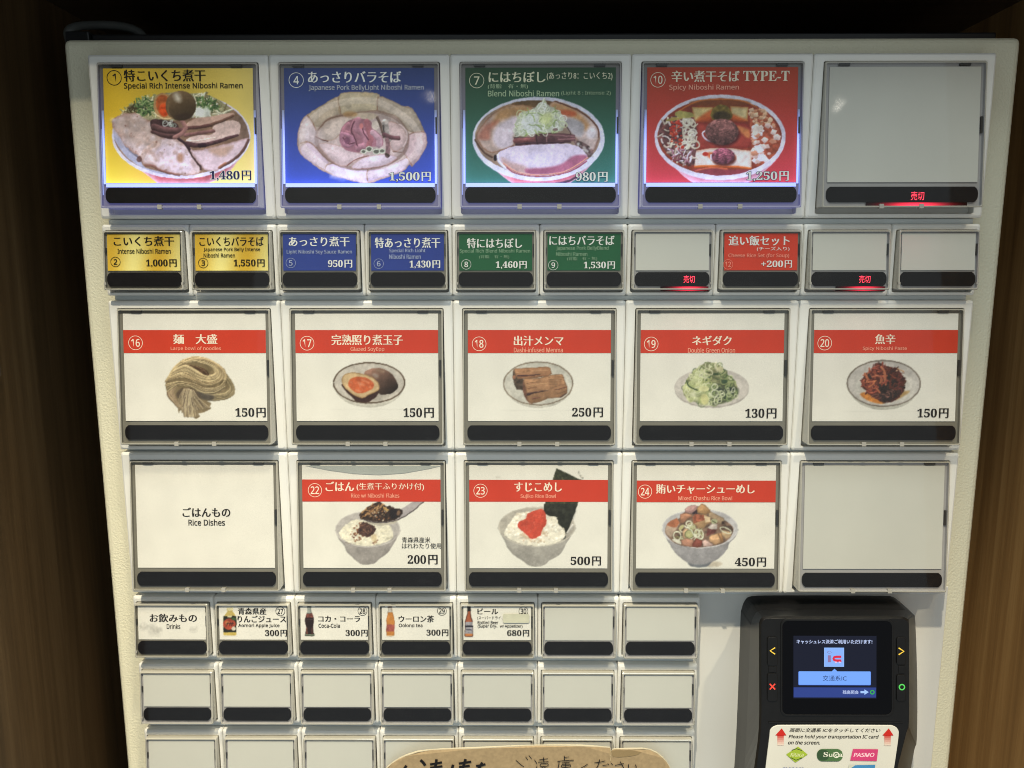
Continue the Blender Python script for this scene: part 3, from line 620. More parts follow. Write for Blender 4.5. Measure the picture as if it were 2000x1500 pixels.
    a.pol([(800, 560), (900, 520), (920, 600), (860, 640), (800, 620)], (178, 184, 116), alpha=0.7, soft=40); a.stroke([(838, 385), (820, 440), (780, 500)], 14, (206, 210, 190)); a.scatter(18, H, 60, [(150, 166, 96), (128, 146, 84)], w=9, seed=14)
    a.ell(950, 690, 26, 14, (110, 88, 84), noise=0.4, nscale=12)
def art_spicy(a):
    _card(a, (158, 52, 24), (182, 48, 62), span=1250)
    bowl_side(a, [(340, 1020), (480, 1150), (600, 1230), (1060, 1230), (1200, 1160), (1380, 990), (830, 950)], (186, 112, 132), edge=(206, 160, 178))
    a.ell(833, 766, 640, 418, (190, 184, 200), grad=(0, 1, 0.05))
    a.ell(828, 760, 606, 374, (128, 48, 32), noise=0.22, nscale=60); a.ell(828, 430, 300, 40, (112, 56, 24), alpha=0.8, soft=40)
    a.stroke([(420, 520), (600, 420), (833, 396), (1080, 420), (1250, 520)], 16, (176, 90, 34), alpha=0.8)
    # tofu slabs
    a.pol([(555, 470), (760, 470), (770, 560), (640, 600), (580, 612)], (180, 156, 100), sm=False, noise=0.15, edge=(150, 92, 44), ew=26); a.pol([(930, 460), (1112, 470), (1100, 608), (1000, 590), (940, 560)], (182, 160, 112), sm=False, noise=0.15, edge=(160, 96, 44), ew=26)
    a.pol([(600, 600), (700, 520), (760, 500), (740, 600)], (176, 70, 28), soft=30, alpha=0.85); a.pol([(950, 540), (1010, 560), (1100, 600), (960, 600)], (180, 76, 30), soft=30, alpha=0.85)
    a.pol([(740, 560), (780, 470), (850, 445), (920, 480), (950, 560), (900, 610), (800, 610)], (104, 84, 34), noise=0.4, nscale=30, rough=8); a.ell(850, 560, 90, 46, (58, 44, 24), noise=0.4, nscale=24, soft=24)
    a.pol([(600, 640), (720, 630), (1110, 640), (1130, 850), (900, 870), (610, 870)], (150, 52, 42), noise=0.15, nscale=60, edge=(120, 36, 30), ew=40); a.pol([(1000, 660), (1110, 690), (1125, 760), (1080, 760)], (196, 112, 62), soft=24)
    a.stroke([(700, 700), (660, 730), (700, 790), (770, 812)], 16, (206, 190, 206))
    # meatballs
    def ball(cx, cy, rx, ry, c, sd, n):
        a.ell(cx+10, cy+30, rx*1.02, ry*0.9, (60, 22, 26), soft=30, alpha=0.8)
        a.ell(cx, cy, rx, ry, c, noise=0.55, nscale=26, seed=sd, grad=(0.2, 1, -0.45))
        rs = np.random.RandomState(sd)
        for q in range(n):
            t = rs.uniform(0, 6.28); r = rs.uniform(0, 0.85)**0.6; x = cx+rx*r*math.cos(t); y = cy+ry*r*math.sin(t); b = 1-0.45*(y-cy)/ry
            a.stroke([(x, y), (x+rs.uniform(-16, 16), y+rs.uniform(-8, 8))], 8, tuple(np.array(c)*b*rs.uniform(0.6, 1.5)), 0.2)
    ball(850, 712, 162, 128, (112, 70, 66), 41, 150)
    a.pol([(580, 900), (740, 870), (950, 872), (1140, 900), (1142, 1075), (1060, 1062), (940, 1050), (760, 1050), (585, 1060), (556, 960)], (206, 186, 178), sm=False, noise=0.08, edge=(180, 132, 104), ew=26)
    a.pol([(690, 920), (780, 910), (960, 930), (990, 980), (920, 1030), (800, 1030), (720, 960)], (190, 90, 50), soft=20); a.stroke([(590, 1055), (780, 1050), (1000, 1058), (1130, 1072)], 26, (186, 84, 34)); a.ell(690, 930, 30, 20, (176, 44, 30)); a.stroke([(745, 940), (750, 980), (800, 1005)], 18, (220, 196, 214))
    ball(862, 948, 114, 78, (128, 66, 80), 42, 80)
    a.pol([(570, 1080), (760, 1062), (930, 1082), (1120, 1082), (1000, 1125), (800, 1140), (640, 1110)], (126, 48, 56), noise=0.15)
    a.stroke([(600, 1092), (760, 1066), (900, 1080)], 18, (190, 88, 56), alpha=0.7)
    # left: bean sprouts and chilli mince
    Lp = [(250, 640), (320, 580), (480, 540), (590, 600), (600, 800), (590, 980), (560, 1040), (420, 1010), (300, 900), (235, 760)]
    a.pol(Lp, (98, 58, 56), noise=0.4, nscale=30)
    a.scatter(70, Lp, 44, [(84, 44, 40), (60, 32, 36), (120, 66, 60)], 'chunk', seed=43)
    a.scatter(60, Lp, 62, [(176, 158, 142), (190, 176, 170), (150, 126, 112), (196, 184, 160)], w=15, seed=44)
    a.scatter(16, [(480, 620), (590, 600), (600, 900), (480, 900)], 80, [(198, 188, 172), (184, 172, 150)], 'ring', w=15, seed=45)
    a.scatter(46, [(350, 620), (450, 600), (470, 870), (380, 900), (340, 720)], 36, [(176, 44, 28), (150, 40, 34), (190, 70, 44)], 'chunk', seed=46)
    a.pol([(390, 540), (420, 505), (540, 520), (580, 560), (500, 580), (420, 565)], (150, 138, 72), noise=0.2, rough=8); a.pol([(300, 600), (380, 570), (470, 580), (350, 610)], (156, 130, 62), noise=0.2)
    a.scatter(22, [(260, 860), (560, 900), (560, 1030), (400, 1010)], 60, [(190, 178, 186), (150, 96, 110), (112, 56, 66)], w=13, seed=47)
    # right: diced pork fat
    Rp = [(1130, 500), (1250, 500), (1380, 640), (1420, 780), (1390, 900), (1290, 1000), (1180, 1040), (1150, 900), (1130, 760)]
    a.pol(Rp, (150, 66, 44), noise=0.35, nscale=34)
    a.scatter(60, [(1120, 500), (1250, 500), (1370, 640), (1300, 660), (1150, 640)], 56, [(186, 140, 106), (170, 112, 80), (196, 160, 130), (140, 70, 44)], 'chunk', seed=48)
    a.scatter(44, [(1150, 640), (1390, 650), (1410, 800), (1290, 990), (1180, 1020), (1150, 820)], 78, [(208, 180, 172), (196, 160, 150), (216, 196, 200), (188, 120, 92)], 'chunk', seed=49)
    a.pol([(1170, 650), (1255, 665), (1250, 700), (1170, 752), (1142, 730)], (200, 180, 168), sm=False); a.pol([(1160, 850), (1220, 838), (1262, 900), (1200, 920)], (214, 196, 206), sm=False); a.ell(1240, 965, 42, 36, (218, 204, 220))
def art_gold(a):
    U = a.U; lo = U.min(); hi = U.max(); t = (U-lo)/(hi-lo); v = (a.V-a.V.min())/np.ptp(a.V)
    w = 0.5+0.5*np.cos((t-0.40+0.05*v)*9.5)
    c = np.array((204, 164, 52))*(1-w)[..., None]+np.array((226, 212, 132))*w[..., None]
    a.I[...] = c*(1-0.06*t[..., None])*(0.92+0.12*v[..., None])
def art_blue(a): _card(a, (40, 56, 124), (44, 64, 142), span=1500, noise=0.04)
def art_green(a): _card(a, (30, 86, 52), (32, 84, 56), span=1500, noise=0.06)
def art_red(a): _card(a, (196, 60, 38), (190, 54, 38), span=1500, noise=0.04)
PAPER = np.array((226, 222, 213))
def art_smudge(a):
    for u, v, r in ((190, 245, 30), (120, 225, 20), (420, 240, 16), (150, 120, 14)): a.ell(u, v, r*1.4, r, (196, 190, 178), soft=r*1.5, alpha=0.6, noise=0.1, nscale=20)
def plate(a, cu, cv, ru, rv, rimc, face, w=26, foot=70, side=(188, 182, 170)):
    a.ell(cu, cv+foot*0.95, ru*0.93, rv*0.99, side, soft=14); a.ell(cu, cv+foot*0.55, ru*0.97, rv*0.99, tuple(min(255, x*1.07) for x in side), soft=30)
    a.ell(cu, cv, ru, rv, face, noise=0.05, nscale=200, grad=(0.3, 0.5, 0.05)); a.ell(cu, cv, ru, rv, rimc, ring=w)
def art_noodles(a):
    out = [(150, 710), (230, 500), (320, 380), (430, 230), (560, 140), (760, 75), (980, 85), (1200, 160), (1350, 240), (1480, 360), (1545, 480), (1620, 610), (1700, 790), (1690, 900), (1600, 1000), (1440, 1055), (1300, 1050), (1100, 1085), (1180, 1120), (1150, 1200), (1170, 1250), (1020, 1330), (900, 1350), (930, 1430), (830, 1480), (740, 1400), (660, 1420), (580, 1440), (550, 1310), (480, 1290), (450, 1350), (420, 1230), (320, 1120), (220, 1010), (180, 850)]
    a.pol(out, (128, 108, 76), rough=8, noise=0.1)
    rs = np.random.RandomState(5)
    def band(P, Q, n, w=24, lo=(118, 96, 64), hi=(212, 190, 142), r=0.4, shade=None):
        P = np.array(P, float); Q = np.array(Q, float)
        for i in range(n):
            t = rs.uniform(0, 1) if i > n*0.35 else i/(n*0.35); b = rs.uniform(0.0, 1)**0.7
            c = (np.array(lo)+(np.array(hi)-np.array(lo))*b)*(shade if shade else 1)
            a.stroke(P*(1-t)+Q*t+rs.uniform(-7, 7, P.shape), w*rs.uniform(0.7, 1.1), tuple(c), r)
    band([(1540, 500), (1700, 760), (1660, 950), (1420, 1040), (1150, 1060), (980, 960)], [(1520, 640), (1590, 790), (1420, 900), (1200, 900), (1050, 900), (900, 840)], 26, 24, (84, 72, 50), (166, 146, 106))
    a.pol([(860, 860), (1060, 900), (1250, 960), (1200, 1060), (1040, 1050), (920, 980)], (66, 58, 54), alpha=0.75, soft=50); a.pol([(1400, 640), (1500, 560), (1540, 650), (1440, 800), (1340, 860)], (84, 70, 48), alpha=0.8, soft=30)
    band([(185, 760), (200, 950), (330, 1110), (460, 1250)], [(430, 740), (340, 860), (400, 1060), (540, 1270)], 18, 26, (120, 96, 72), (184, 158, 120))
    band([(170, 700), (450, 640), (800, 700), (1080, 800), (1350, 760), (1500, 580)], [(190, 880), (400, 740), (700, 750), (960, 880), (1250, 900), (1480, 780)], 30, 24, (92, 76, 54), (190, 168, 124))
    band([(150, 640), (330, 330), (600, 130), (900, 80), (1240, 190), (1480, 400), (1520, 600)], [(330, 420), (430, 300), (650, 200), (900, 180), (1150, 280), (1330, 420), (1340, 560)], 34, 26, (150, 122, 82), (206, 182, 134))
    band([(330, 400), (600, 270), (880, 410), (1110, 500), (1270, 450), (1210, 330), (1000, 235), (780, 190), (560, 230)], [(180, 640), (540, 560), (880, 690), (1180, 740), (1440, 600), (1470, 400), (1270, 220), (900, 110), (520, 200)], 62, 24, (132, 106, 72), (216, 194, 146))
    for p in ([(400, 720), (700, 690), (1000, 770), (1240, 740)], [(560, 560), (820, 620), (960, 690)], [(520, 420), (760, 500), (900, 600)], [(700, 640), (880, 700), (1000, 740)]): a.stroke(p, 10, (84, 64, 44), alpha=0.8)
    a.pol([(660, 262), (800, 280), (900, 300), (1010, 345), (1120, 430), (1130, 495), (1060, 490), (960, 440), (840, 360), (740, 300)], (88, 62, 46), noise=0.25); a.stroke([(680, 275), (860, 310), (960, 350)], 16, (132, 104, 72)); a.stroke([(1000, 380), (1080, 440), (1090, 490)], 12, (140, 112, 84))
    a.pol([(400, 900), (520, 790), (760, 790), (860, 870), (960, 1010), (760, 1050), (560, 1010), (430, 1010)], (80, 64, 50), alpha=0.85, soft=40)
    band([(560, 800), (470, 980), (440, 1150), (450, 1340)], [(780, 830), (900, 1000), (1060, 1150), (1160, 1230)], 30, 24, (96, 80, 60), (190, 168, 130))
    band([(660, 820), (580, 1000), (560, 1200), (570, 1430)], [(760, 860), (800, 1080), (860, 1260), (900, 1440)], 18, 24, (104, 86, 66), (196, 176, 138))
    for p in ([(600, 1000), (540, 1200)], [(740, 1000), (780, 1200)], [(840, 1180), (900, 1260)], [(680, 1180), (710, 1380)], [(900, 1060), (1010, 1200)]): a.stroke(p, 15, (66, 50, 44), alpha=0.8)
def art_egg(a):
    plate(a, 935, 668, 815, 470, (92, 74, 58), (190, 180, 168), 34, 95)
    a.ell(930, 650, 730, 400, (196, 186, 176), alpha=0.6, soft=90); a.pol([(1000, 900), (1500, 880), (1300, 1000), (1000, 1080)], (140, 130, 118), alpha=0.5, soft=60)
    a.pol([(820, 460), (940, 360), (1100, 335), (1260, 355), (1420, 440), (1520, 570), (1585, 720), (1540, 830), (1420, 910), (1240, 935), (1150, 900), (1000, 640)], (96, 68, 56), noise=0.1, grad=(0.55, 0.8, -0.75))
    a.ell(1190, 395, 110, 34, (150, 116, 92), rot=14, alpha=0.8, soft=40); a.ell(1080, 500, 70, 44, (170, 150, 138), rot=25, alpha=0.7, soft=50)
    a.pol([(320, 690), (420, 870), (560, 1000), (640, 1080), (800, 1105), (940, 1090), (1080, 990), (1165, 850), (1150, 800), (800, 900)], (62, 36, 32), noise=0.15)
    a.pol([(318, 640), (330, 540), (410, 460), (560, 435), (760, 455), (940, 510), (1090, 600), (1165, 720), (1160, 830), (1080, 880), (900, 960), (780, 1005), (620, 960), (480, 860), (370, 760)], (208, 172, 122), noise=0.06, nscale=120, edge=(150, 112, 66), ew=44)
    a.pol([(460, 690), (500, 590), (620, 530), (760, 525), (920, 570), (1040, 680), (1030, 780), (930, 850), (800, 895), (680, 900), (580, 850), (500, 780)], (208, 88, 42), noise=0.12, nscale=60, edge=(214, 116, 62), ew=30)
    for u, v, r in ((520, 650, 24), (760, 690, 60), (690, 840, 44), (960, 770, 30), (800, 610, 40), (900, 650, 36)): a.ell(u, v, r*1.5, r*0.6, (236, 140, 96), alpha=0.6, soft=30, rot=20)
    a.stroke([(0, 655), (60, 662), (180, 664)], 10, (240, 236, 222))
def art_menma(a):
    plate(a, 880, 680, 795, 498, (132, 116, 98), (196, 190, 178), 30, 62)
    a.ell(900, 700, 700, 400, (208, 202, 190), alpha=0.6, soft=90)
    def log(p, c, ends):
        a.pol(p, c, sm=False, noise=0.14, nscale=90, grad=(0.1, 1, -0.3), edge=tuple(x*0.7 for x in c), ew=36)
    a.pol([(300, 560), (320, 380), (420, 480), (560, 600), (560, 840), (400, 820), (340, 700)], (84, 66, 54), noise=0.4, nscale=50, sm=False)
    log([(310, 370), (360, 345), (1100, 300), (1150, 330), (1195, 460), (1100, 520), (700, 570), (420, 580), (350, 470)], (172, 118, 80), None)
    a.stroke([(420, 510), (650, 500), (920, 475)], 34, (66, 40, 44), w2=12); a.stroke([(540, 415), (700, 395)], 10, (130, 84, 50)); a.stroke([(380, 440), (800, 400), (1100, 380)], 14, (196, 148, 104), alpha=0.6); a.stroke([(420, 540), (1100, 500)], 18, (140, 84, 58), alpha=0.7)
    a.ell(330, 420, 26, 50, (110, 84, 66), noise=0.4, nscale=24); a.ell(340, 540, 36, 50, (150, 96, 68), noise=0.3, nscale=24)
    a.pol([(540, 600), (600, 640), (700, 1140), (620, 1060), (560, 960), (530, 840)], (120, 76, 58), sm=False, noise=0.3, nscale=40)
    log([(540, 600), (580, 565), (900, 560), (1060, 520), (1200, 480), (1420, 470), (1460, 560), (1510, 680), (1545, 800), (1530, 900), (1420, 990), (1100, 1020), (900, 1100), (720, 1140), (640, 1060), (600, 800)], (170, 120, 82), None)
    a.stroke([(650, 930), (800, 880), (1100, 835)], 66, (72, 48, 46), w2=14); a.stroke([(640, 800), (840, 760)], 20, (124, 80, 54)); a.stroke([(620, 680), (760, 660), (920, 635)], 12, (112, 76, 48)); a.stroke([(760, 1020), (940, 985)], 44, (124, 76, 62), alpha=0.8, w2=14)
    for y in (545, 600, 650, 700): a.stroke([(1120, y), (1300, y-14), (1470, y+4)], 11, (124, 84, 58), alpha=0.75)
    a.stroke([(1260, 820), (1400, 790), (1520, 760)], 20, (104, 60, 48)); a.stroke([(1300, 920), (1440, 870), (1530, 830)], 12, (110, 74, 54)); a.stroke([(1180, 780), (1300, 740), (1500, 690)], 13, (128, 84, 60), alpha=0.8)
    a.stroke([(1380, 990), (1500, 910)], 24, (74, 52, 48), alpha=0.8); a.stroke([(660, 740), (900, 700), (1100, 680)], 24, (196, 148, 102), alpha=0.5); a.stroke([(700, 880), (900, 860)], 10, (190, 130, 90), alpha=0.6)
def art_negi(a):
    a.ell(925, 810, 838, 420, (172, 162, 154), soft=18); a.ell(925, 770, 842, 428, (198, 188, 180), noise=0.05, nscale=200); a.ell(925, 800, 700, 330, (206, 196, 188), alpha=0.7, soft=60)
    H = [(290, 830), (350, 620), (470, 450), (620, 330), (780, 210), (1000, 220), (1180, 330), (1300, 480), (1440, 600), (1500, 820), (1480, 980), (1300, 1080), (1050, 1160), (850, 1165), (640, 1130), (420, 1060), (300, 950)]
    a.pol(H, (138, 140, 96), noise=0.35, nscale=70, rough=22, rscale=60)
    a.pol([(850, 700), (1480, 760), (1480, 980), (1200, 1110), (860, 1150)], (84, 92, 66), noise=0.4, nscale=60, soft=60)
    G = [(196, 198, 136), (210, 212, 160), (172, 180, 112), (160, 170, 110), (206, 206, 170)]; D = [(70, 92, 56), (96, 118, 70), (150, 166, 100), (50, 66, 46)]
    a.scatter(46, H, 150, D, 'ring', w=16, seed=61); a.scatter(60, [(290, 830), (470, 450), (900, 250), (900, 1160), (420, 1060)], 150, G, 'ring', w=26, seed=62)
    a.scatter(26, [(300, 800), (560, 560), (860, 700), (850, 1160), (430, 1060)], 150, G, 'blob', seed=63); a.scatter(30, H, 130, [(214, 216, 176), (190, 196, 140)], 'ring', w=18, seed=64)
    a.scatter(18, [(860, 780), (1460, 800), (1400, 1040), (880, 1140)], 90, [(44, 52, 50), (56, 70, 52)], 'blob', seed=65); a.scatter(22, [(860, 700), (1460, 760), (1400, 1040), (880, 1140)], 150, [(190, 196, 150), (208, 210, 180), (140, 156, 100)], 'ring', w=20, seed=66)
    a.ell(750, 800, 120, 66, (208, 206, 146), noise=0.1); a.ell(765, 1040, 90, 120, (196, 192, 128), noise=0.08)
    a.stroke([(360, 620), (400, 720), (500, 790), (600, 830)], 28, (48, 66, 38)); a.stroke([(900, 500), (1040, 580), (1250, 600), (1440, 600)], 16, (74, 96, 56)); a.stroke([(1440, 600), (1320, 520), (1200, 490)], 16, (84, 106, 62)); a.stroke([(770, 210), (880, 240), (990, 320)], 18, (104, 118, 70)); a.stroke([(640, 380), (700, 300), (790, 370)], 16, (84, 100, 62))
    a.ell(850, 420, 110, 70, (214, 210, 172), ring=24, rot=20); a.stroke([(1020, 215), (1010, 320), (1060, 400)], 44, (206, 200, 164)); a.ell(1110, 360, 80, 60, (198, 192, 146), noise=0.15); a.ell(1020, 470, 70, 30, (60, 80, 50)); a.ell(1210, 640, 70, 44, (64, 88, 60)); a.ell(860, 430, 46, 24, (96, 100, 66))
def art_paste(a):
    plate(a, 935, 680, 838, 530, (118, 106, 94), (186, 178, 172), 32, 76, (178, 174, 162))
    a.ell(980, 760, 700, 400, (206, 200, 190), alpha=0.6, soft=100)
    a.pol([(405, 920), (520, 880), (700, 950), (900, 1080), (960, 1120), (820, 1140), (620, 1080), (480, 1010)], (216, 126, 44), noise=0.2, soft=30); a.pol([(1300, 880), (1480, 840), (1510, 870), (1400, 960), (1200, 1060)], (170, 134, 80), soft=40, noise=0.1)
    H = [(440, 640), (490, 500), (560, 430), (720, 350), (730, 250), (830, 220), (960, 280), (1130, 320), (1240, 340), (1330, 460), (1400, 560), (1440, 640), (1380, 760), (1390, 860), (1260, 1010), (1140, 1090), (980, 1120), (860, 1080), (700, 1000), (560, 870), (450, 750)]
    a.pol(H, (92, 44, 36), noise=0.4, nscale=60, rough=22, rscale=50)
    a.pol([(840, 620), (1030, 460), (1150, 560), (1380, 760), (1330, 900), (1000, 1110), (860, 1060), (820, 800)], (50, 38, 36), noise=0.35, nscale=50, soft=60)
    a.scatter(60, [(450, 640), (560, 440), (740, 260), (1000, 300), (1000, 620), (820, 760), (820, 980), (600, 860)], 170, [(176, 84, 56), (150, 66, 50), (190, 100, 64), (124, 56, 46), (96, 42, 38)], w=34, round_=0.45, seed=71)
    a.scatter(44, [(1000, 320), (1240, 340), (1400, 560), (1380, 760), (1330, 900), (1100, 800), (1020, 560)], 130, [(96, 46, 36), (126, 58, 40), (64, 38, 34), (110, 50, 48)], w=26, round_=0.4, seed=72)
    a.scatter(26, [(850, 800), (1300, 800), (1280, 960), (1000, 1100), (860, 1050)], 70, [(100, 62, 54), (70, 48, 46), (40, 34, 34), (130, 84, 74)], w=24, seed=73)
    a.stroke([(660, 540), (800, 510), (880, 560), (900, 660)], 40, (176, 92, 64)); a.stroke([(880, 320), (960, 440), (960, 620)], 48, (190, 104, 68)); a.stroke([(760, 610), (700, 700), (600, 770)], 26, (196, 110, 64)); a.stroke([(600, 480), (640, 560)], 66, (66, 46, 44)); a.stroke([(440, 640), (480, 720), (560, 790), (640, 850)], 36, (150, 66, 48))
    a.ell(1340, 700, 50, 40, (90, 40, 32)); a.stroke([(1440, 620), (1400, 690)], 28, (86, 52, 38)); a.ell(1400, 775, 22, 20, (22, 18, 18)); a.stroke([(1240, 340), (1300, 380), (1390, 410)], 18, (190, 128, 70)); a.ell(1230, 390, 18, 14, (236, 190, 150)); a.ell(740, 960, 90, 40, (120, 76, 66), rot=-15, ring=26); a.stroke([(820, 200), (870, 250)], 16, (60, 40, 40))
def rbowl(a, cu, cv, ru, rv, side, c_in, c_out):
    side = [(cu-ru*0.97, cv)]+list(side)+[(cu+ru*0.97, cv), (cu+ru*0.6, cv-40), (cu-ru*0.6, cv-40)]
    a.pol(side, c_out, grad=(0.25, 0.9, -0.14), noise=0.04, nscale=150, edge=tuple(x*0.93 for x in c_out), ew=60)
    a.ell(cu, cv, ru, rv, c_in, noise=0.04, nscale=120); a.ell(cu, cv, ru, rv, tuple(min(235, x*1.12) for x in c_in), ring=16)
def art_rice_flakes(a):
    rbowl(a, 735, 640, 632, 350, [(110, 700), (180, 850), (270, 950), (310, 1060), (400, 1160), (520, 1260), (580, 1310), (700, 1330), (850, 1310), (960, 1220), (1120, 1100), (1230, 940), (1290, 830), (1360, 700)], (176, 168, 164), (156, 148, 144))
    R = [(170, 700), (300, 560), (420, 470), (600, 450), (900, 560), (1160, 570), (1230, 760), (1170, 850), (1000, 920), (760, 965), (520, 945), (330, 880), (220, 800)]
    a.pol(R, (226, 218, 196), noise=0.12, nscale=60, rough=12); a.scatter(90, R, 46, [(240, 234, 216), (230, 222, 200), (212, 202, 174)], 'blob', seed=81)
    a.scatter(50, [(380, 760), (520, 520), (640, 500), (720, 780), (560, 860), (480, 880)], 44, [(96, 46, 34), (140, 82, 50), (176, 120, 74)], 'chunk', seed=82)
    K = [(560, 600), (640, 500), (780, 530), (890, 620), (840, 720), (740, 790), (600, 750), (540, 680)]
    a.pol(K, (76, 50, 44), noise=0.4, nscale=40, rough=16); a.scatter(36, K, 44, [(120, 80, 62), (56, 36, 36), (90, 54, 44)], w=16, seed=83); a.scatter(12, [(820, 900), (940, 840), (950, 880), (840, 940)], 36, [(96, 46, 34), (130, 70, 48)], 'chunk', seed=84); a.pol([(800, 760), (900, 740), (900, 900), (830, 880)], (196, 158, 96), alpha=0.5, soft=40)
    a.stroke([(300, 890), (400, 925)], 12, (96, 76, 60), alpha=0.7)
    # spoon
    a.pol([(1340, 260), (1460, 200), (1560, 130), (1690, 60), (1700, 20), (1900, 20), (1850, 80), (1620, 280), (1400, 420), (1300, 480), (1150, 540), (960, 560), (760, 510), (640, 450), (800, 400), (1200, 380)], (168, 158, 160), sm=False, noise=0.04)
    a.stroke([(1850, 70), (1640, 260), (1460, 380), (1300, 460), (1150, 490), (980, 505), (800, 490), (640, 440)], 18, (66, 56, 56)); a.pol([(680, 475), (900, 515), (1150, 505), (1320, 460), (1250, 520), (1000, 565), (800, 530)], (186, 176, 158))
    Q = [(600, 440), (570, 350), (640, 280), (760, 190), (860, 130), (950, 95), (1070, 160), (1110, 190), (1150, 170), (1230, 210), (1300, 240), (1390, 260), (1400, 340), (1300, 430), (1130, 485), (900, 490), (740, 460)]
    a.pol(Q, (58, 42, 36), noise=0.4, nscale=40, rough=14)
    a.scatter(70, [(590, 420), (640, 280), (860, 130), (1050, 160), (960, 300), (760, 400)], 80, [(160, 108, 62), (196, 150, 92), (104, 64, 44), (60, 40, 34), (176, 128, 80)], w=15, ang=-35, seed=85)
    a.scatter(50, [(780, 300), (1100, 250), (1160, 470), (850, 480)], 40, [(44, 34, 34), (196, 168, 130), (150, 96, 60), (92, 66, 50), (206, 190, 170)], 'chunk', seed=86); a.scatter(14, [(1020, 180), (1140, 270), (1150, 310), (1060, 260)], 44, [(206, 164, 92), (176, 130, 70)], 'chunk', seed=87)
    a.pol([(1170, 260), (1300, 260), (1380, 330), (1270, 420), (1190, 430)], (36, 30, 36), noise=0.3, nscale=30, alpha=0.85); a.ell(1330, 320, 34, 50, (120, 88, 66), rot=20)
def art_roe(a):
    a.pol([(905, 105), (970, 130), (1230, 262), (1290, 280), (1215, 560), (1110, 860), (1045, 1020), (900, 900), (730, 720), (735, 640), (850, 280)], (56, 58, 40), sm=False, noise=0.45, nscale=40)
    a.scatter(60, [(860, 200), (1180, 260), (1180, 560), (800, 600)], 44, [(96, 100, 62), (76, 82, 50), (112, 112, 72)], w=10, ang=80, seed=91); a.pol([(860, 680), (1160, 640), (1110, 860), (1045, 1010), (900, 860)], (38, 38, 34), alpha=0.7, soft=50)
    NORI = True
    rbowl(a, 632, 920, 538, 278, [(95, 960), (180, 1110), (220, 1210), (320, 1320), (440, 1400), (520, 1460), (650, 1480), (760, 1440), (810, 1390), (960, 1300), (1040, 1160), (1090, 1080), (1168, 960)], (172, 164, 152), (164, 158, 150))
    a.pol([(735, 600), (1205, 600), (1110, 860), (1045, 1020), (960, 900), (820, 790), (730, 720)], (44, 45, 36), sm=False, noise=0.4, nscale=36); a.pol([(1000, 1030), (1040, 1060), (1010, 1095), (970, 1070)], (40, 40, 38))
    a.stroke([(1060, 1000), (1130, 900)], 30, (196, 190, 184))
    R = [(185, 980), (250, 870), (370, 730), (500, 720), (640, 700), (800, 770), (910, 790), (940, 880), (1010, 950), (1035, 1040), (960, 1110), (840, 1160), (640, 1185), (440, 1160), (260, 1090), (190, 1040)]
    a.pol(R, (230, 222, 204), noise=0.12, nscale=60, rough=16, rscale=26); a.scatter(170, R, 42, [(244, 240, 228), (236, 228, 212), (214, 200, 176), (240, 232, 220)], 'blob', seed=92); a.scatter(30, [(380, 1000), (800, 960), (760, 1150), (460, 1130)], 40, [(214, 180, 146), (200, 170, 136)], 'blob', seed=93)
    a.pol([(500, 740), (600, 695), (690, 675), (740, 700), (765, 830), (760, 890), (710, 960), (680, 1040), (570, 1090), (500, 1050), (430, 980), (370, 935), (380, 850), (490, 800)], (212, 66, 44), noise=0.06, nscale=50, rough=8)
    a.scatter(50, [(500, 760), (740, 720), (700, 960), (570, 1070), (400, 900)], 22, [(224, 84, 58), (200, 54, 38)], 'blob', seed=94)
    a.ell(70, 230, 60, 16, (206, 200, 186), alpha=0.5, soft=20); a.stroke([(1215, 150), (1240, 210), (1270, 240)], 26, (176, 172, 160), noise=0.5, nscale=16, alpha=0.7)
